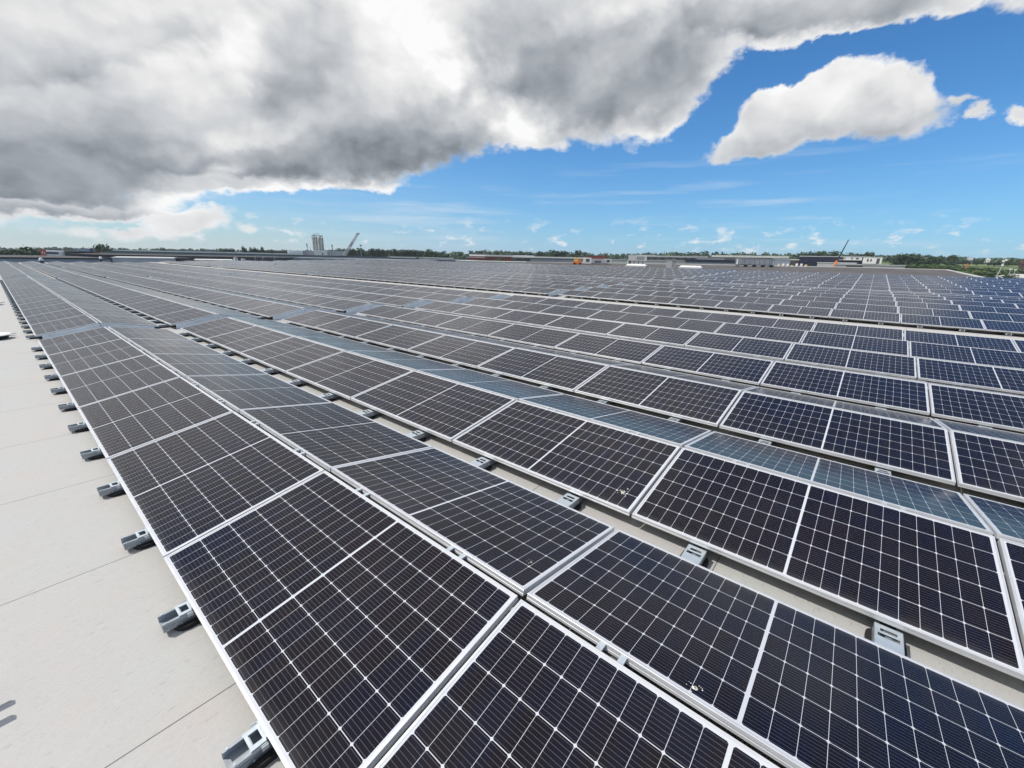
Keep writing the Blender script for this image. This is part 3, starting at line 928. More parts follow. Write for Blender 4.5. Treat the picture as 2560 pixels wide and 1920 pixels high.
# the hall directly beyond the far end of the rows
hall('hall', 'long low grey hall with a black roof edge beyond the row ends', 'building', -14, 7.6, 99, -.87, 30, M['bluegrey'], None, M['black'], .22)
hall('hall', 'pale grey flat hall behind the row ends, right of the black-edged one', 'building', 7.75, 13.0, 101, -.70, 22, M['lightgrey'], None, M['lightgrey'], .08)
hall('hall', 'brown flat roofed hall behind the far left rows', 'building', 4.8, 23.6, 128, -.50, 30, M['darkgrey'], M['brownroof'], None, .25)
hall('hall', 'white low roof strip beside the dark roof box', 'building', 14.2, 17.6, 110, -.80, 12, M['white'], None, M['white'], .1)
hall('roof_unit', 'dark box shaped roof unit at the end of the far walkway', 'roof unit', 12.6, 13.6, 92, -.68, 4, M['black'], None, M['darkgrey'], .12)
hall('hall', 'very long grey hall with dark roof line behind the left rows', 'building', 7.0, 34.5, 190, -.16, 60, M['grey'], None, M['darkgrey'], .35)
hall('hall', 'light roofed long hall seen behind the very long grey hall', 'building', 8.0, 24.5, 270, -.02, 60, M['lightgrey'], M['white'], None, .5,
     windows=[(.12 + .07 * k, .155 + .07 * k, .90, .97) for k in range(9)])
hall('hall', 'blue grey shed wall between the crane and the green trees', 'building', 23.5, 40.5, 150, -.42, 25, M['bluegrey'], None, M['bluegrey'], .1)
# office with white rounded front, dark glass and a red box at the left
e_ = empty('office_building', tuple(pol(5.4, 240)), (0, 0, -R(5.4)))
zz = pol(5.4, 240).z
def ZE(el, D=240): return zat(D, el) - zz
def XA(az, D=240, c=5.4): return D * math.tan(R(az - c))
b_ = MB(); b_.box(XA(3.4), XA(4.5), 0, 12, -.3, ZE(-.14), M['white']); b_.box(XA(4.5), XA(4.62), .6, 12, -.3, ZE(-.16), M['offwhite']); b_.build('front_block', e_, bevel=.5)
b_ = MB(); b_.box(XA(3.42), XA(4.25), -.1, -.004, ZE(-.42), ZE(-.27), M['window']); b_.build('window', e_)
b_ = MB(); b_.box(XA(4.66), XA(7.2), 1.5, 14, -.3, ZE(-.16), M['greenglass']); b_.build('glass_facade', e_)
b_ = MB(); b_.box(XA(4.9), XA(6.9), .8, 1.4, ZE(-.52), ZE(-.47), M['lightgrey']); b_.build('ledge', e_)
b_ = MB(); b_.box(XA(5.45), XA(6.7), 4, 13, ZE(-.158), ZE(.12), M['lightgrey'])
b_.box(XA(6.45), XA(6.62), 5, 10, ZE(.121), ZE(.19), M['darkgrey']); b_.tube((XA(6.0), 6, ZE(.12)), (XA(5.98), 6, ZE(.32)), .12, .06, 6, M['darkgrey']); b_.build('upper_storey', e_)
b_ = MB(); b_.box(XA(6.35), XA(6.62), 3.85, 3.99, ZE(-.10), ZE(.05), M['window']); b_.build('window', e_)
b_ = MB(); b_.box(XA(6.55), XA(7.75), -1.5, 1.3, ZE(-.50), ZE(-.25), M['redpanel']); b_.build('red_box', e_)
b_ = MB(); b_.hexa([(XA(6.8), -1, ZE(-.248)), (XA(7.95), -1, ZE(-.248)), (XA(7.95), 1, ZE(-.248)), (XA(6.8), 1, ZE(-.248)), (XA(6.9), -1, ZE(-.13)), (XA(7.55), -1, ZE(-.13)), (XA(7.55), 1, ZE(-.13)), (XA(6.9), 1, ZE(-.13))], M['darkgrey']); b_.build('canopy', e_)
tag(e_, 'office building with white front, dark glass, grey upper floor and red box', 'building')
e_ = empty('sign', tuple(pol(3.32, 236, -.62)), (0, 0, -R(3.4)))
b_ = MB(); b_.tube((0, 0, -2.2), (0, 0, 0), .12, .12, 6, M['darkgrey']); b_.build('post', e_)
b_ = MB(); b_.box(-.75, .75, -.12, .12, 0.0, 2.3, M['redpanel']); b_.build('board', e_, bevel=.25)
b_ = MB()
for k in range(10):
    a0 = R(-60 + 30 * k); a1 = R(-60 + 30 * (k + 1))
    def pt(a, r): return (r * math.cos(a), r * 1.25 * math.sin(a) + 1.15)
    (xa, za), (xb, zb), (xc, zc), (xd, zd) = pt(a0, .26), pt(a1, .26), pt(a1, .46), pt(a0, .46)
    b_.hexa([(xa, -.15, za), (xb, -.15, zb), (xc, -.15, zc), (xd, -.15, zd), (xa, -.122, za), (xb, -.122, zb), (xc, -.122, zc), (xd, -.122, zd)], M['white'])
b_.box(.22, .42, -.15, -.122, .55, 1.2, M['white'])
b_.build('emblem', e_)
tag(e_, 'red square sign with a white rounded letter beside the white office front', 'sign')

# silo plant
c = pol(26.35, 330)
e_ = empty('silo_plant', tuple(c), (0, 0, -R(26.35)))
def ZS(el): return zat(330, el) - c.z
def XS(az): return 330 * math.tan(R(az - 26.35))
b_ = MB(); b_.box(XS(25.9), XS(27.35), 0, 16, -.3, ZS(.52), M['white']); b_.box(XS(27.36), XS(29.4), 2, 18, -.3, ZS(.50), M['lightgrey']); b_.build('tower_base', e_)
b_ = MB(); b_.box(XS(23.1), XS(24.7), -2, 12, -.3, ZS(.42), M['white']); b_.box(XS(24.71), XS(25.88), 1, 14, -.3, ZS(.46), M['lightgrey']); b_.build('annex', e_)
b_ = MB(); b_.box(XS(25.0), XS(25.75), -1, .9, -.3, ZS(-.05), M['brick']); b_.build('loading_bay', e_)
b_ = MB(); b_.box(XS(26.75), XS(26.88), -.1, -.01, ZS(.02), ZS(.22), M['black']); b_.build('door', e_)
for q, (az, dy) in enumerate(((25.93, 5), (26.27, 6), (26.60, 5.2), (26.92, 6.2), (26.10, 9), (26.75, 9.5))):
    b_ = MB()
    rr = .82 if q < 4 else .7
    zt = 1.93 + .05 * ((q * 5) % 3)
    b_.lathe((XS(az), dy, ZS(.50)), [(rr, 0), (rr, (ZS(zt) - ZS(.5)) * .5), (rr * 1.04, (ZS(zt) - ZS(.5)) * .505), (rr * .98, ZS(zt) - ZS(.5)), (rr * .5, ZS(zt + .1) - ZS(.5))], 14, M['silo'])
    so = b_.build('silo', e_)
    b_ = MB()
    b_.tube((XS(az), dy, ZS(zt + .05)), (XS(az), dy, ZS(2.28)), .22, .2, 6, M['darkgrey'])
    for sx in (-.85, .8):
        b_.tube((XS(az) + rr * sx, dy - .6, ZS(zt - .1)), (XS(az) + rr * sx, dy - .6, ZS(2.22 + .14 * ((q + (sx > 0)) % 3))), .09, .09, 5, M['darkgrey'])
    b_.build('top_fittings', so)
    b_ = MB(); b_.box(XS(az) - .12, XS(az) + .12, dy - rr - .12, dy - rr - .01, ZS(.5), ZS(zt), M['darkgrey']); b_.build('ladder', so)
for az, t_ in ((25.25, 1.25), (28.0, 1.22)):
    b_ = MB(); b_.tube((XS(az), 3, ZS(.2)), (XS(az) - .2, 3, ZS(t_ - .45)), .16, .16, 8, M['darkgrey']); b_.tube((XS(az) - .2, 3, ZS(t_ - .45)), (XS(az) - .3, 3, ZS(t_)), .25, .5, 8, M['grey']); b_.build('exhaust_stack', e_)
b_ = MB(); b_.tube((XS(25.55), 3, ZS(.45)), (XS(25.5), 3, ZS(.95)), .15, .15, 6, M['grey']); b_.build('exhaust_stack', e_)
tag(e_, 'silo plant with a cluster of tall stained silos on a grey block', 'building')

# lattice boom crane
def lattice(b_, p, q, w0, w1, n, m_, r=.09):
    p = Vector(p); q = Vector(q); ax = (q - p).normalized()
    s_ = ax.cross(Vector((0, 0, 1))).normalized(); t_ = s_.cross(ax)
    cs = ((1, 1), (1, -1), (-1, -1), (-1, 1))
    prev = None
    for k in range(n + 1):
        f = k / n; c_ = p.lerp(q, f); w_ = w0 + (w1 - w0) * f
        cur = [c_ + s_ * (w_ * a) + t_ * (w_ * b2) for a, b2 in cs]
        for j in range(4):
            b_.tube(cur[j], cur[(j + 1) % 4], r * .7, r * .7, 4, m_)
            if prev:
                b_.tube(prev[j], cur[j], r, r, 4, m_)
                b_.tube(prev[j], cur[(j + 1) % 4], r * .7, r * .7, 4, m_)
        prev = cur
DC = 205
p0, p1 = pol(29.2, DC, -.05), pol(30.95, DC, 2.55)
e_ = empty('crane', tuple(pol(28.9, DC)))
def rel(v_): return Vector(v_) - e_.location
b_ = MB()
lattice(b_, rel(p0), rel(p1), .55, .45, 16, M['offwhite'], .12)
m1 = p0.lerp(p1, .42); m2 = p0.lerp(p1, .62)
b_.tube(rel(m1), rel(m2), .5, .5, 6, M['lightgrey'])
b_.build('boom', e_)
b_ = MB(); b_.tube(rel(p1) - Vector((.5, 0, 0)), rel(p1) + Vector((.9, 0, .1)), .35, .3, 6, M['grey']); b_.build('boom_head', e_)
b_ = MB()
bb = rel(pol(28.85, DC, -.3))
b_.box(bb.x - .8, bb.x + .8, bb.y - .8, bb.y + .8, -.2, bb.z + 1.0, M['darkgrey']); b_.box(bb.x - .4, bb.x + 1.0, bb.y - 1.1, bb.y - .81, bb.z - .5, bb.z + .5, M['offwhite'])
b_.build('mast', e_)
tag(e_, 'white lattice boom crane leaning right, beside the silo plant', 'crane')
for az, t_, lb in ((31.2, 1.15, 'thin lamp mast right of the white lattice crane'), (34.5, .35, 'short pale mast before the green trees')):
    q = pol(az, 240); b_ = MB(); zt = zat(240, t_)
    b_.tube((0, 0, 0), (0, 0, zt - q.z), .15, .09, 6, M['lightgrey']); b_.box(-.4, .4, -.2, .2, zt - q.z, zt - q.z + .6, M['darkgrey'])
    single(b_, 'lamp_mast', lb, 'mast', loc=tuple(q))

# middle distance, from the trees to the brown roof
hall('hall', 'white flat roofed low building in front of the dark green trees', 'building', 34.2, 42.5, 330, -.14, 30, M['darkgrey'], M['white'], None, .8)
hall('hall', 'dark blue grey flat roof before the brick building', 'building', 38.0, 45.6, 200, -.33, 25, M['darkgrey'], M['bluegrey'], None, .3)
hall('brick_building', 'red brick building with white roof line in the middle distance', 'building', 44.6, 53.0, 270, .28, 40, M['brick'], M['white'], M['white'], .9,
     windows=[(.30 + .05 * k, .325 + .05 * k, .78, .92) for k in range(12)])
hall('hall', 'orange brown brick annex at the left end of the white roofed building', 'building', 44.2, 46.6, 262, .08, 20, M['brick'], None, M['offwhite'], .4)
hall('hall', 'long white roofed hall with dark glazed front', 'building', 50.2, 60.2, 255, .22, 30, M['darkgrey'], M['white'], M['white'], .75, windows=[(.05 + .1 * k, .13 + .1 * k, .80, .93) for k in range(9)])
hall('hall', 'pale blue grey roof strip in front of the long white roofed hall', 'building', 52.6, 62.5, 190, -.02, 30, M['bluegrey'], M['bluegrey'], None, .25)
hall('hall', 'low white roof edge left of the brown roof', 'building', 42.8, 53.0, 150, -.44, 25, M['offwhite'], M['offwhite'], None, .3)
hall('hall', 'red low building in front of the far trees', 'building', 59.7, 62.3, 300, .58, 30, M['brickred'], M['brickred'], None, .2)
hall('hall', 'grey flat hall with dark windows behind the white roof units', 'building', 65.6, 74.2, 290, .62, 30, M['darkgrey'], M['lightgrey'], M['lightgrey'], .9, windows=[(.08 + .1 * k, .13 + .1 * k, .86, .95) for k in range(9)])
hall('hall', 'small pale storey on top of the grey flat hall', 'building', 66.0, 68.2, 300, .80, 10, M['lightgrey'], None, M['lightgrey'], .3)
hall('hall', 'plain light grey hall wall behind the brown roof', 'building', 60.0, 72.6, 175, .18, 25, M['lightgrey'], M['lightgrey'], None, .25)
hall('hall', 'grey block right of the dark windowed hall', 'building', 73.0, 76.0, 260, .62, 20, M['grey'], None, M['grey'], .2)
hall('hall', 'cream flat roofed hall below the wood', 'building', 74.6, 82.4, 330, .74, 30, M['darkgrey'], M['offwhite'], M['offwhite'], 1.2)
hall('hall', 'dark blue flat roofed hall with a black roof edge', 'building', 71.8, 80.5, 165, .12, 25, M['bluegrey'], M['bluegrey'], M['navy'], .9)
hall('hall', 'grey box building left of the navy building', 'building', 80.9, 82.6, 230, .58, 18, M['bluegrey'], None, M['lightgrey'], .4)
hall('hall', 'low shelter with pale roof left of the navy building', 'building', 82.2, 84.6, 250, .52, 10, M['darkgrey'], M['offwhite'], M['offwhite'], .5)
hall('hall', 'navy blue industrial building with white roof trim', 'building', 83.4, 89.4, 240, .92, 30, M['navy'], M['navy'], M['lightgrey'], .35,
     windows=[(.60, .64, .80, .9), (.30, .5, .55, .60)])
hall('hall', 'navy low wing below the white cabins', 'building', 86.9, 90.0, 232, .62, 10, M['navy'], None, M['lightgrey'], .25)
def cabin(az0, az1, D, e0, e1, label, wins, door=None):
    mid = (az0 + az1) / 2; hw = D * math.tan(R((az1 - az0) / 2))
    z0 = zat(D, e0); h = zat(D, e1) - z0
    c_ = pol(mid, D)
    e2 = empty('site_cabin', (c_.x, c_.y, z0), (0, 0, -R(mid)))
    b_ = MB(); b_.box(-hw, hw, 0, 5, 0, h, M['white']); b_.build('wall', e2)
    b_ = MB(); b_.box(-hw - .08, hw + .08, -.08, 5.08, h + .003, h + .2, M['lightgrey']); b_.build('roof', e2)
    for f0, f1 in wins:
        b_ = MB(); b_.box(-hw + 2 * hw * f0, -hw + 2 * hw * f1, -.06, -.003, h * .35, h * .75, M['window']); b_.build('window', e2)
    if door:
        b_ = MB(); b_.box(-hw + 2 * hw * door[0], -hw + 2 * hw * door[1], -.07, -.003, .1, h * .85, M['darkgrey']); b_.build('door', e2)
    tag(e2, label, 'cabin', 'white cabins by the navy building')
cabin(87.25, 88.75, 225, .62, .93, 'white cabin with small windows, left of two beside the navy building', ((.04, .1), (.42, .5), (.68, .82)))
cabin(88.85, 90.35, 225, .30, .93, 'taller white cabin with a grey door, right of two beside the navy building', ((.22, .3), (.40, .46)), (.72, .88))
hall('hall', 'grey wall with a white top in front of the navy building', 'building', 85.1, 88.4, 180, .32, 15, M['lightgrey'], None, M['white'], .15)
hall('hall', 'light grey stepped wall at the right end of the brown roof', 'building', 86.6, 92.2, 172, .16, 15, M['grey'], None, M['lightgrey'], .25, windows=[(.18, .42, .90, .97)])

# orange crane with a long dark boom
DC = 175
e_ = empty('crane', tuple(pol(86.75, DC)))
p0, p1 = pol(86.75, DC, .55), pol(87.3, DC, 2.62)
b_ = MB(); b_.tube(rel(p0), rel(p1), .22, .12, 6, M['black']); b_.build('boom', e_)
b_ = MB(); a0 = rel(pol(86.55, DC, -.15)); a1 = rel(pol(86.75, DC, .55)); a2 = rel(pol(87.0, DC, .12))
b_.tube(a0 - Vector((0, 0, 4)), a0, .32, .3, 8, M['orange']); b_.tube(a0, a1, .42, .34, 8, M['orange']); b_.tube(a1 - Vector((0, 0, .8)), a2, .22, .2, 8, M['orange']); b_.build('slewing_arm', e_)
tag(e_, 'orange crane with a long thin dark boom before the navy building', 'crane')

# ------------------------------------------------------------------ the brown roof beyond the panels, with its fittings
e_ = empty('annex_roof', (0, 0, 0))
tag(e_, 'sloping dark brown gravel roof behind the last panel row', 'building')
def BP(az, D, el):
    p = pol(az, D, el); return p
ring_near = [(52.0, 70.0, -.60), (60, 65, -.66), (70, 60, -.74), (80, 57.3, -.80), (90, 56.6, -.86), (97.75, 57.0, -.80)]
ring_far = [(52.0, 112, -.33), (60, 108, -.26), (70, 104, -.20), (80, 100, -.13), (90, 100, -.10), (95.15, 101, -.13)]
b_ = MB()
for k in range(5):
    A0, A1, B0, B1 = BP(*ring_near[k]), BP(*ring_near[k + 1]), BP(*ring_far[k]), BP(*ring_far[k + 1])
    b_.quad(A0, A1, B1, B0, M['brownroof'])
b_.build('roof', e_)
b_ = MB()
nrp = [BP(*r) for r in ring_near]; frp = [BP(*r) for r in ring_far]
dn = Vector((0, 0, 1))
for a, c in list(zip(frp[:-1], frp[1:])) + [(nrp[-1], frp[-1])]:
    dv = (c - a).normalized(); sd2 = dv.cross(dn).normalized() * .12
    b_.hexa([a - sd2 - dn * .05, a + sd2 - dn * .05, c + sd2 - dn * .05, c - sd2 - dn * .05, a - sd2 + dn * .10, a + sd2 + dn * .10, c + sd2 + dn * .10, c - sd2 + dn * .10], M['offwhite'])
b_.build('roof_edge', e_)
b_ = MB()
for a, c in [(nrp[-1], frp[-1])] + list(zip(frp[:-1], frp[1:])):
    b_.quad(a - dn * 8, c - dn * 8, c - dn * .06, a - dn * .06, M['grey'])
b_.build('wall', e_)
def on_brown(az, f):
    """point on the brown roof at bearing az, fraction f from its near edge"""
    def it(r):
        for p_, q_ in zip(r[:-1], r[1:]):
            if p_[0] <= az <= q_[0]:
                t_ = (az - p_[0]) / (q_[0] - p_[0])
                return BP(*p_).lerp(BP(*q_), t_)
        return BP(*r[-1])
    return it(ring_near).lerp(it(ring_far), f)
def skylight(az0, az1, f, label):
    a, c = on_brown(az0, f), on_brown(az1, f)
    ln = (c - a).length; dv = (c - a).normalized()
    e2 = empty('skylight', tuple(a)); e2.rotation_euler = (0, 0, math.atan2(dv.y, dv.x))
    sl = dv.z * ln
    b2 = MB(); b2.hexa([(0, -.5, -.1), (ln, -.5, sl - .1), (ln, .5, sl - .1), (0, .5, -.1), (0, -.5, .16), (ln, -.5, sl + .16), (ln, .5, sl + .16), (0, .5, .16)], M['lightgrey']); b2.build('kerb', e2)
    b2 = MB()
    for k in range(6):
        y0, y1 = -.48 + .16 * k, -.48 + .16 * (k + 1)
        h0, h1 = .165 + .22 * math.cos(y0 * 3.0), .165 + .22 * math.cos(y1 * 3.0)
        b2.hexa([(.05, y0, .165), (ln - .05, y0, sl + .165), (ln - .05, y1, sl + .165), (.05, y1, .165), (.25, y0, max(.17, h0)), (ln - .25, y0, sl + max(.17, h0)), (ln - .25, y1, sl + max(.17, h1)), (.25, y1, max(.17, h1))], M['white'])
    b2.build('dome', e2)
    tag(e2, label, 'skylight', 'long white skylights on the brown roof')
skylight(65.0, 67.5, .16, 'long white skylight on the brown roof, left of the small grey box')
skylight(71.2, 73.9, .12, 'long white skylight on the brown roof, right of the small grey box')
q = on_brown(70.3, .14); b_ = MB(); b_.box(-.75, .0, -.5, .5, -.1, 1.05, M['lightgrey']); b_.box(.02, .5, -.45, .45, -.1, 1.02, M['grey']); b_.box(-.8, .55, -.55, .55, 1.053, 1.1, M['offwhite'])
single(b_, 'roof_vent', 'small grey box vent on the brown roof between two skylights', 'roof vent', loc=tuple(q), rot=(0, 0, -R(70)))
# air handling unit
q = on_brown(66.4, .55)
e_ = empty('air_handling_unit', tuple(q), (0, 0, -R(66.4)))
b_ = MB(); b_.box(-1.9, 1.4, -.8, .8, .75, 1.75, M['offwhite']); b_.build('casing', e_)
b_ = MB()
for x in (-1.6, -.8, 0, .8): b_.box(x - .06, x + .06, -.7, -.58, -.1, .75, M['darkgrey']); b_.box(x - .06, x + .06, .58, .7, -.1, .75, M['darkgrey'])
b_.build('leg', e_)
b_ = MB(); b_.lathe((-1.75, 0, .2), [(.35, 0), (.35, .5), (.2, .55)], 12, M['lightgrey']); b_.build('duct', e_)
b_ = MB(); b_.box(-.4, .9, -.83, -.803, 1.0, 1.5, M['grey']); b_.build('grille', e_)
tag(e_, 'white air handling unit on legs standing on the brown roof', 'roof unit')
# orange machine with white hose reels
q = on_brown(58.7, .30)
e_ = empty('roofing_machine', tuple(q), (0, 0, -R(58.7)))
b_ = MB(); b_.box(-.75, .75, -.5, .5, .0, .45, M['orange']); b_.box(-.55, .2, -.4, .4, .452, 1.15, M['yellow']); b_.box(.3, .7, -.35, .35, .452, 1.0, M['orange']); b_.build('body', e_, bevel=.05)
b_ = MB(); b_.tube((-.2, -.1, 1.15), (-.2, -.1, 1.45), .08, .06, 8, M['black']); b_.box(.3, .36, -.3, .3, 1.0, 1.35, M['white']); b_.build('exhaust', e_)
b_ = MB()
for x in (-.5, .5):
    b_.tube((x, -.56, .12), (x, -.505, .12), .2, .2, 12, M['rubber']); b_.tube((x, .505, .12), (x, .56, .12), .2, .2, 12, M['rubber'])
b_.build('wheel', e_)
tag(e_, 'orange and yellow wheeled machine at the edge of the brown roof', 'machine')
for k, (az, f, wd, hh, m_, lb) in enumerate(((59.9, .42, .8, 1.15, 'white', 'white insulated roof pack with black patches right of the orange machine'), (61.2, .50, 1.5, .8, 'lightgrey', 'low grey pack of sheets right of the orange machine'), (62.6, .55, .7, 1.0, 'offwhite', 'pale boxed roof pack with a dark panel, rightmost of three'))):
    q = on_brown(az, f); e2 = empty('material_pack', tuple(q), (0, 0, -R(az)))
    b_ = MB(); b_.box(-wd, wd, -.6, .6, .1, hh, M[m_]); b_.build('pack', e2, bevel=.04)
    b_ = MB(); b_.box(-wd, wd, -.5, -.35, -.1, .098, M['bark']); b_.box(-wd, wd, .35, .5, -.1, .098, M['bark']); b_.build('pallet', e2)
    b_ = MB(); b_.box(-wd * .3, wd * .5, -.62, -.602, hh * .4, hh * .85, M['darkgrey']); b_.build('cover', e2)
    tag(e2, lb, 'pack', 'material packs on the brown roof')
# truss gangway
p0, p1 = on_brown(77.5, .62), on_brown(80.9, .72)
e_ = empty('gangway', tuple(p0)); dv = p1 - p0; ln = dv.length
e_.rotation_euler = (0, 0, math.atan2(dv.y, dv.x))
b_ = MB(); b_.box(0, ln, -.6, .6, .30, .42, M['darkgrey']); b_.build('deck', e_)
b_ = MB()
for y in (-.6, .6):
    b_.box(0, ln, y - .04, y + .04, 1.32, 1.42, M['lightgrey'])
    for k in range(8):
        x = ln * k / 7; b_.box(max(0, x - .04), min(ln, x + .04), y - .035, y + .035, .42, 1.32, M['grey'])
        if k % 2 == 0 and k < 7: b_.tube((x, y, .45), (x + ln / 7, y, 1.3), .03, .03, 5, M['grey'])
b_.build('railing', e_)
b_ = MB(); b_.box(.1, ln - .1, .1, .5, .425, 1.25, M['offwhite']); b_.build('screen', e_)
b_ = MB()
for k in range(5): b_.box(ln * k / 4 - .1 if k else 0, ln * k / 4 + .1, -.4, .4, -.1, .298, M['darkgrey'])
b_.build('foot', e_)
tag(e_, 'white truss gangway with railings on the brown roof', 'gangway')
# odds and ends left of the navy building
rr = random.Random(5)
for k in range(7):
    q = on_brown(81.6 + .42 * k, .93)
    b_ = MB(); hh = rr.uniform(.25, .6); ww = rr.uniform(.15, .4)
    b_.box(-ww, ww, -.2, .2, -.1, hh * .5, M['offwhite']); b_.box(-ww * .6, ww * .5, -.18, .18, hh * .5 + .003, hh, M['yellow'] if k % 3 == 0 else M['white'])
    single(b_, 'roof_fitting', 'tiny pale roof fitting by the brown roof edge, %s from the left' % ORD[k], 'roof fitting', 'pale fittings on the brown roof edge', loc=tuple(q))
# skylight domes near the far left row ends
for az, D, el_, lb, s_ in ((3.05, 84, -.93, 'white dome with brown base at the end of the left rows', .24), (6.95, 96, -.70, 'small white dome on the grey hall roof edge', .22)):
    q = pol(az, D, el_ - .2)
    e2 = empty('roof_dome', tuple(q)); b_ = MB(); b_.lathe((0, 0, 0), [(s_ * .8, -.6), (s_ * .8, .15)], 14, M['bark']); b_.build('base', e2)
    b_ = MB(); b_.lathe((0, 0, .152), [(s_, 0), (s_ * .95, .15), (s_ * .6, .33), (.05, .4)], 16, M['white']); b_.build('dome', e2)
    tag(e2, lb, 'dome')
for k, (az, D, el_, hh) in enumerate(((17.9, 118, -.66, .5), (18.6, 118, -.66, .25), (19.9, 120, -.60, .7), (20.6, 120, -.60, .45), (21.8, 121, -.55, .55))):
    q = pol(az, D, el_); b_ = MB()
    b_.box(-.35, .35, -.3, .3, -.5, hh * .6, M['offwhite'] if k < 2 else M['darkgrey']); b_.lathe((0, 0, hh * .6 + .002), [(.25, 0), (.25, hh * .35), (.1, hh * .4)], 10, M['grey'])
    single(b_, 'roof_vent', 'roof vent on the far brown roof behind the left rows, %s from the left' % ORD[k], 'roof vent', 'roof vents on the far brown roof', loc=tuple(q))

# ------------------------------------------------------------------ trees, hedges, woods
def crown(b_, c, rx, ry, rz, n, size, m_, rnd, lobes=7):
    ls = []
    for k in range(lobes):
        a = rnd.uniform(0, 6.283); h = rnd.uniform(-.55, .75)
        rr_ = math.sqrt(max(0, 1 - h * h)) * rnd.uniform(.25, .75)
        ls.append((Vector((c[0] + rx * rr_ * math.cos(a), c[1] + ry * rr_ * math.sin(a), c[2] + rz * h)), rnd.uniform(.32, .62)))
    ls.append((Vector(c), .7))
    k_ = b_.slot(m_)
    for _ in range(n):
        p, s_ = ls[rnd.randrange(len(ls))]
        dv = Vector((rnd.gauss(0, 1), rnd.gauss(0, 1), rnd.gauss(0, 1))).normalized() * (rnd.random() ** .45)
        q = p + Vector((dv.x * rx * s_, dv.y * ry * s_, dv.z * rz * s_))
        nr_ = (dv + Vector((rnd.uniform(-.7, .7), rnd.uniform(-.7, .7), rnd.uniform(-.3, .9)))).normalized()
        a = nr_.orthogonal().normalized(); b2 = nr_.cross(a)
        an = rnd.uniform(0, 6.28); a, b2 = a * math.cos(an) + b2 * math.sin(an), b2 * math.cos(an) - a * math.sin(an)
        z_ = size * rnd.uniform(.6, 1.3)
        i0 = len(b_.v)
        b_.v += [tuple(q - a * z_ - b2 * z_ * .6), tuple(q + a * z_ * .9 - b2 * z_ * .5), tuple(q + a * z_ * .6 + b2 * z_ * .7), tuple(q - a * z_ * .7 + b2 * z_ * .6)]
        b_.f.append((i0, i0 + 1, i0 + 2, i0 + 3)); b_.mi.append(k_)
def trunk(b_, h, r, rnd, spread):
    b_.tube((0, 0, -.3), (rnd.uniform(-.2, .2), 0, h * .55), r, r * .6, 7, M['bark'])
    for k in range(5):
        a = rnd.uniform(0, 6.28)
        b_.tube((0, 0, h * rnd.uniform(.3, .55)), (spread * .6 * math.cos(a), spread * .6 * math.sin(a), h * rnd.uniform(.65, .85)), r * .5, r * .12, 5, M['bark'])
TREES = {}
def tree(az, D, el_, wid, label, kind='round', cat='tree', group=None, name='tree', m_='leaf', base=None):
    q = pol(az, D)
    zt = zat(D, el_)
    if base is not None: q.z = base
    h = max(2.0, zt - q.z)
    key = (kind, m_, rnd_t.randrange(3))
    if key not in TREES:
        rnd = random.Random(hash(key[0]) % 97 * 0 + len(TREES) * 13 + 5)
        b1 = MB(); trunk(b1, 1.0, .035, rnd, .3)
        b2 = MB()
        if kind == 'poplar':
            crown(b2, (0, 0, .56), .15, .15, .46, 420, .035, M[m_], rnd, 9)
        elif kind == 'bush':
            crown(b2, (0, 0, .42), .62, .5, .48, 520, .06, M[m_], rnd, 9)
        else:
            crown(b2, (0, 0, .62), .42, .42, .40, 620, .045, M[m_], rnd, 10)
        TREES[key] = (b1.mesh('trunk'), b2.mesh('crown'))
    e2 = empty(name, tuple(q))
    e2.rotation_euler = (0, 0, rnd_t.uniform(0, 6.28))
    for nm, me in zip(('trunk', 'crown'), TREES[key]):
        o = bpy.data.objects.new(nm, me); COL.objects.link(o); o.parent = e2
        o.scale = (wid, wid, h)
    return tag(e2, label, cat, group)
rnd_t = random.Random(11)
# clump at far left, before the office
for k, (az, el_, D, wd) in enumerate(((-2.6, .10, 300, 14), (-1.2, .02, 290, 13), (.2, -.02, 280, 11), (1.1, -.10, 270, 9), (1.9, -.05, 265, 10), (2.45, .10, 285, 10), (2.9, -.2, 275, 8))):
    tree(az, D, el_, wd, 'dark green tree in the clump left of the office, %s from the left' % ORD[k], group='trees left of the office')
for k, (az, el_, D, wd) in enumerate(((6.95, .62, 330, 12), (7.6, .18, 340, 12), (8.4, .12, 345, 11), (9.2, .10, 350, 12))):
    tree(az, D, el_, wd, ('tall ragged tree rising behind the red box of the office', 'low tree just right of the ragged tall tree', 'second low tree right of the ragged tall tree', 'third low tree right of the ragged tall tree')[k], group='trees behind the office')
for k, az in enumerate((10.4, 11.0, 11.6, 12.3, 13.0, 13.6, 14.3, 15.0, 15.7)):
    tree(az, 420, .10 + .05 * ((k * 7) % 3), 11, 'low dark tree above the long grey hall, %s from the left' % ORD[k], group='low trees above the grey hall')
tree(17.4, 480, .52, 18, 'round dark tree standing alone on the left skyline')
for k, (az, el_) in enumerate(((18.75, .72), (19.0, .60), (19.35, .52), (19.75, .58), (20.0, .66), (20.25, .50), (20.65, .62), (20.95, .48))):
    tree(az, 400, el_, 13, 'slim dark poplar in the short row left of the silos, %s from the left' % ORD[k], 'poplar', group='poplars left of the silos', name='poplar_tree')
for k, (az, el_) in enumerate(((21.3, .42), (21.8, .38), (22.4, .42), (23.0, .45), (29.6, .78), (30.4, .70), (31.3, .80), (32.2, .78), (33.0, .84), (33.9, .86))):
    tree(az, 430, el_, 15, 'leafy tree beside the silo plant, %s from the left' % ORD[k], group='trees around the silo plant')
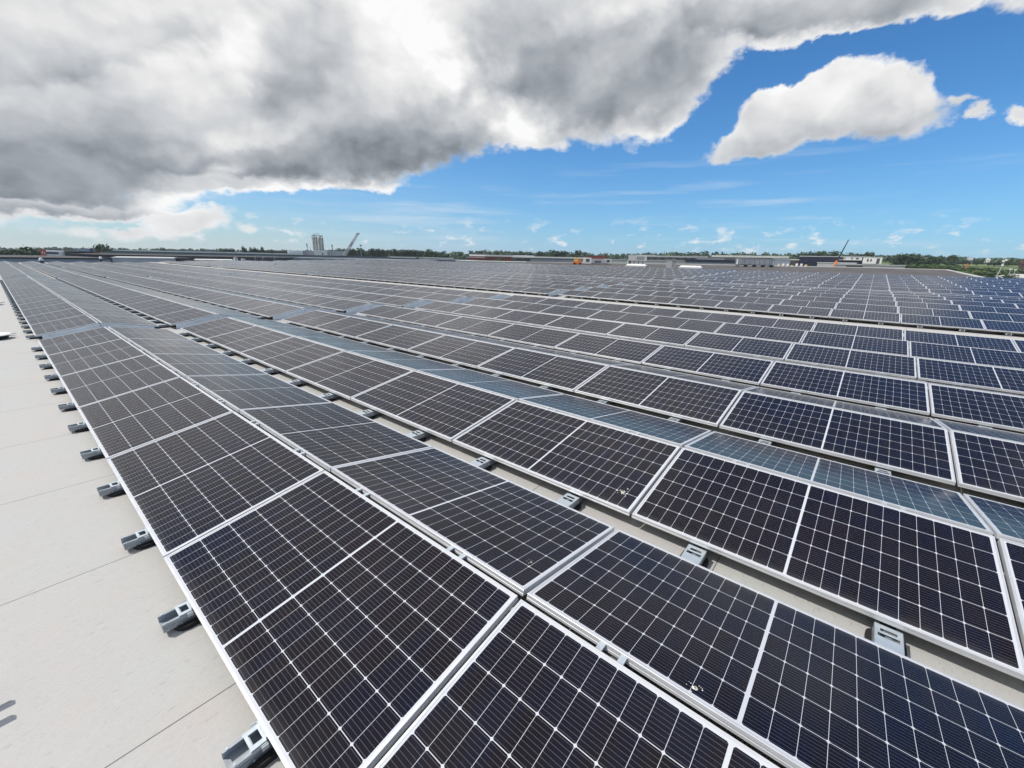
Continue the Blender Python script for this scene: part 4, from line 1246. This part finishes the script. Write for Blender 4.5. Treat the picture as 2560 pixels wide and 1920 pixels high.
for k, (az, el_, D) in enumerate(((34.6, .70, 380), (35.5, .78, 390), (36.4, .88, 400), (37.3, .95, 400), (38.2, .92, 400), (39.1, .86, 395), (39.9, .74, 390), (40.6, .62, 395), (41.3, .45, 390))):
    tree(az, D, el_, 15, 'big dense tree in the dark wood edge right of the crane, %s from the left' % ORD[k], group='trees right of the crane')
tree(34.4, 210, .05, 6.5, 'lighter green bush before the dark wood edge', 'bush', name='bush', m_='leaflight')
tree(38.3, 230, .12, 5.0, 'small tree in front of the white flat roofed building', m_='leaflight')
tree(48.5, 215, .12, 5.5, 'bright green small tree in front of the brick building', m_='leaflight')
for k, (az, el_, wd) in enumerate(((51.2, .85, 15), (53.7, .98, 15), (55.6, 1.12, 18), (56.3, 1.22, 22), (58.6, 1.12, 17), (67.2, 1.1, 17))):
    tree(az, 420, el_, wd, 'rounded dark tree standing up from the far wood, %s from the left' % ORD[k], group='trees standing up from the wood')
for k, (az, el_, wd) in enumerate(((84.6, 1.42, 22), (85.4, 1.45, 20), (86.0, 1.38, 18), (88.6, 1.22, 18), (89.4, 1.30, 17), (91.6, 1.22, 16), (92.3, 1.25, 18), (93.0, 1.18, 15), (94.0, 1.10, 16), (95.3, 1.18, 9))):
    tree(az, 420, el_, wd, 'dark tree behind the navy building and cabins, %s from the left' % ORD[k], group='trees behind the navy building')
def meadow(az, D):
    t_ = min(1, max(0, (D - 380) / 270.0))
    p = pol(az, D)
    return p.z + (zat(650, .50) - pol(az, 650).z) * t_
b_ = MB()
for k in range(18):
    A, B = 88 + 20 * k / 18, 88 + 20 * (k + 1) / 18
    for d0, d1 in ((380, 470), (470, 560), (560, 650), (650, 900)):
        P_ = []
        for az_, D_ in ((A, d0), (B, d0), (B, d1), (A, d1)):
            q = pol(az_, D_); q.z = meadow(az_, D_) + .02; P_.append(q)
        b_.quad(*P_, M['meadow'])
single(b_, 'meadow', 'light green field rising to the wood at the right', 'field', kind='structure')
for k in range(30):
    az = 91.7 + k * .30
    tree(az, 345 + (k * 37) % 50, .30 + .05 * ((k * 7) % 4) - max(0, az - 94.6) * .055, 7.5 + (k * 5) % 4, 'bush in the hedge band right of the cabins, %s from the left' % (ORD + ['twenty-ninth', 'thirtieth'])[k], 'bush', 'bush', 'hedge bushes at the right', 'bush', 'leaflight' if k % 4 else 'leaf')
for k in range(16):
    az = 92.5 + k * .62 + .1 * (k % 3)
    q = pol(az, 560); q.z = meadow(az, 560)
    tree(az, 560, .62 + .05 * ((k * 5) % 4), 9 + (k * 3) % 5, 'dark tree in the meadow before the wood, %s from the left' % ORD[k], group='trees in the meadow before the wood', base=q.z)
tree(97.05, 235, -.03, 7.5, 'light green bush beyond the end of the brown roof', 'bush', name='bush', m_='leaflight')
tree(97.75, 215, -.12, 6.5, 'very dark rounded bush beside the floodlight mast', 'bush', name='bush')
tree(98.75, 225, -.28, 3.0, 'low dark shrub right of the floodlight mast', 'bush', name='bush')
tree(99.35, 222, -.36, 3.2, 'low dark shrub by the parked lorries', 'bush', name='bush')
WOOD = [(-14, .0), (-0.43, -0.05), (2.23, 0.02), (8.49, 0.2), (13.14, 0.28), (18.44, 0.36), (22.33, 0.36), (27.89, 0.55), (31.08, 0.59), (33.91, 0.66), (37.82, 0.72), (40.32, 0.67), (42.86, 0.66), (44.92, 0.75), (46.48, 1.05), (48.03, 0.95), (51.16, 0.91), (55.31, 0.94), (58.91, 0.91), (61.44, 0.86), (64.42, 0.86), (67.32, 0.96), (70.11, 1.15), (73.7, 1.2), (76.71, 1.15), (79.55, 1.19), (81.88, 1.17), (84.77, 1.30), (86.85, 1.2), (88.83, 1.17), (90.98, 1.15), (93.03, 1.10), (94.95, 1.03), (96.51, 0.96), (97.74, 0.91), (98.92, 0.86), (100.46, 0.88), (102.53, 0.82), (118, .7)]
def wood_el(az):
    for (a0, e0), (a1, e1) in zip(WOOD[:-1], WOOD[1:]):
        if a0 <= az <= a1: return e0 + (e1 - e0) * (az - a0) / (a1 - a0)
    return .7
b_ = MB(); rnd = random.Random(21)
az = -13.5
while az < 117:
    far = az < 27
    D = rnd.uniform(1100, 1300) if far else rnd.uniform(600, 740)
    q = pol(az, D); top = wood_el(az) + rnd.gauss(0, .035)
    h = max(5, zat(D, top) - q.z)
    wd = rnd.uniform(6, 13) * (1.3 if far else 1.0)
    if 90 < az < 108: q.z = meadow(az, D); h = max(5, zat(D, top) - q.z)
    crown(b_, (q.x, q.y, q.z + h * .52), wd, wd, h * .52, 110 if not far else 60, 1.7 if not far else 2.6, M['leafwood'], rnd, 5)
    az += rnd.uniform(.22, .5) * .8
single(b_, 'distant_wood', 'continuous dark green wood along the horizon', 'wood', kind='stuff')

# ------------------------------------------------------------------ right edge: car park, masts, lorries, houses
b_ = MB()
for (a0, a1, d0, d1) in ((95.6, 104, 240, 375),):
    n = 10
    for k in range(n):
        A, B = a0 + (a1 - a0) * k / n, a0 + (a1 - a0) * (k + 1) / n
        P_ = [pol(A, d0), pol(B, d0), pol(B, d1), pol(A, d1)]
        b_.quad(*[p + Vector((0, 0, .03)) for p in P_], M['paving'])
single(b_, 'car_park', 'pale paved yard at the right edge', 'yard', kind='structure')
q = pol(98.15, 170); zt = zat(170, .68)
e_ = empty('floodlight_mast', tuple(q), (0, 0, -R(98)))
b_ = MB(); b_.tube((0, 0, 0), (1.15, 0, zt - q.z), .16, .09, 8, M['lightgrey']); b_.build('mast', e_)
for dx_, dz_ in ((.95, .1), (1.35, .35), (1.0, -.9)):
    b_ = MB(); b_.box(dx_ - .22, dx_ + .22, -.2, .1, zt - q.z + dz_ - .2, zt - q.z + dz_ + .22, M['white']); b_.build('floodlight', e_, bevel=.05)
tag(e_, 'tall grey floodlight mast with white lamp heads at the right', 'mast')
for k, (az, D, t_) in enumerate(((99.05, 260, .02), (99.32, 262, .0))):
    q = pol(az, D); zt = zat(D, t_); b_ = MB()
    b_.tube((0, 0, 0), (0, 0, zt - q.z), .12, .08, 6, M['lightgrey']); b_.box(-.4, .4, -.2, .2, zt - q.z, zt - q.z + .3, M['white'])
    single(b_, 'street_lamp', ('white headed street lamp behind the lorries, left of a pair', 'white headed street lamp behind the lorries, right of a pair')[k], 'street lamp', 'street lamps behind the lorries', loc=tuple(q), rot=(0, 0, -R(az)))
def lorry(az, D, ln, hh, m_, label, cab):
    q = pol(az, D); e2 = empty('lorry', tuple(q), (0, 0, -R(az) + R(6)))
    b2 = MB(); b2.box(-ln / 2, ln / 2, -1.25, 1.25, 1.0, hh, m_); b2.build('box_body', e2, bevel=.05)
    b2 = MB(); b2.hexa([(ln / 2 + .2, -1.2, .6), (ln / 2 + 2.4, -1.2, .6), (ln / 2 + 2.4, 1.2, .6), (ln / 2 + .2, 1.2, .6), (ln / 2 + .2, -1.2, 3.1), (ln / 2 + 2.0, -1.2, 3.1), (ln / 2 + 2.0, 1.2, 3.1), (ln / 2 + .2, 1.2, 3.1)], cab); cb = b2.build('cab', e2, bevel=.1)
    b2 = MB(); b2.box(ln / 2 + .5, ln / 2 + 1.9, -1.24, -1.203, 1.8, 2.7, M['window']); b2.build('window', cb)
    for x in (-ln * .35, -ln * .22, ln / 2 + 1.3):
        for y in (-1.2, 1.0):
            b2 = MB(); b2.tube((x, y, .5), (x, y + .25, .5), .5, .5, 14, M['rubber']); b2.build('wheel', e2)
    e2.scale = (.6, .6, .55)
    tag(e2, label, 'lorry', 'lorries in the yard at the right')
lorry(99.75, 345, 13.0, 4.2, M['white'], 'white box lorry with dark cab in the right hand yard', M['brick'])
lorry(98.85, 335, 5.0, 3.2, M['offwhite'], 'small pale lorry behind the dark shrub at the right', M['white'])
lorry(98.42, 330, 3.0, 2.8, M['white'], 'small white van sized lorry at the foot of the floodlight mast', M['white'])
# orange excavator
q = pol(96.25, 480); q.z = meadow(96.25, 480); zz = q.z
e_ = empty('excavator', tuple(q))
b_ = MB(); b_.box(-2.6, 2.6, -1.2, 1.2, .0, 1.1, M['darkgrey']); b_.build('track', e_, rot=(0, 0, -R(96)))
b_ = MB(); b_.box(-2.2, 1.6, -1.3, 1.3, 1.15, 3.0, M['orange']); b_.box(.2, 1.5, -1.25, -.1, 3.003, 4.2, M['redpanel']); b_.build('body', e_, rot=(0, 0, -R(96)), bevel=.15)
b_ = MB(); b_.tube((1.2, .5, 2.4), (.6, .5, 6.4), .35, .28, 6, M['orange']); b_.tube((.6, .5, 6.4), (4.4, .5, 2.2), .26, .18, 6, M['orange']); b_.build('arm', e_, rot=(0, 0, -R(96)))
tag(e_, 'orange excavator working in the meadow at the right', 'excavator')
e_.scale = (.8, .8, .65)
# houses under the wood
def house(az, D, wd, hh, wall, roofm, label, rot=0):
    q = pol(az, D); q.z = meadow(az, D); e2 = empty('house', tuple(q), (0, 0, -R(az) + rot))
    b2 = MB(); b2.box(-wd / 2, wd / 2, 0, wd * .8, -.3, hh, wall); b2.build('wall', e2)
    b2 = MB(); y0, y1 = -.4, wd * .8 + .4; x0, x1 = -wd / 2 - .4, wd / 2 + .4; t_ = hh + wd * .42; ym = (y0 + y1) / 2
    b2.hexa([(x0, y0, hh + .003), (x1, y0, hh + .003), (x1, y1, hh + .003), (x0, y1, hh + .003), (x0 + .6, ym - .1, t_), (x1 - .6, ym - .1, t_), (x1 - .6, ym + .1, t_), (x0 + .6, ym + .1, t_)], roofm); b2.build('roof', e2)
    for f in (-.28, .18):
        b2 = MB(); b2.box(wd * f, wd * (f + .14), -.05, -.003, hh * .4, hh * .75, M['window']); b2.build('window', e2)
    e2.scale = (.75, .75, .75)
    tag(e2, label, 'house', 'houses below the wood')
house(93.6, 620, 6.3, 5.4, M['offwhite'], M['darkgrey'], 'pale house with dark roof below the wood, leftmost of five')
house(94.35, 620, 5.6, 5.3, M['lightgrey'], M['brick'], 'pale house with reddish roof below the wood')
house(95.6, 620, 4.9, 5.4, M['white'], M['darkgrey'], 'white house with dark roof left of the excavator')
house(96.35, 620, 7.0, 5.5, M['lightgrey'], M['grey'], 'grey roofed house just above the excavator')
house(97.5, 620, 4.9, 5.3, M['white'], M['lightgrey'], 'white house with pale roof left of the floodlight heads')
hall('hall', 'brick and cream low building at the far right edge below the wood', 'building', 99.45, 102.5, 420, .62, 20, M['bark'], M['brick'], M['brick'], .7, windows=[(.02, .9, .82, .92)])
q = pol(69.2, 640); zt = zat(640, 1.25)
b_ = MB(); b_.tube((0, 0, 0), (0, 0, zt - q.z - 6), 2.2, 1.6, 6, M['grey']); b_.tube((0, 0, zt - q.z - 6), (0, 0, zt - q.z + 1), 1.7, .1, 6, M['darkgrey'])
single(b_, 'church_spire', 'thin church spire rising from the far wood', 'spire', loc=tuple(q))
for o in SC.objects:
    if 'hw' in o.keys(): del o['hw']

# ------------------------------------------------------------------ summer haze between here and the wood
HAZE = True
if HAZE:
    b_ = MB(); hm = bpy.data.materials.new('summer_haze'); hm.use_nodes = True
    t = NT(hm.node_tree); t.n.clear()
    pv_ = t.node('ShaderNodeVolumePrincipled'); pv_.inputs['Color'].default_value = (0.80, 0.88, 1.0, 1); pv_.inputs['Density'].default_value = 0.00016
    ou = t.node('ShaderNodeOutputMaterial'); t.l.new(pv_.outputs[0], ou.inputs['Volume'])
    b_.box(-1700, 1700, -1700, 1700, -36, 36, hm)
    single(b_, 'haze', 'thin pale haze over the whole estate', 'haze', kind='stuff')
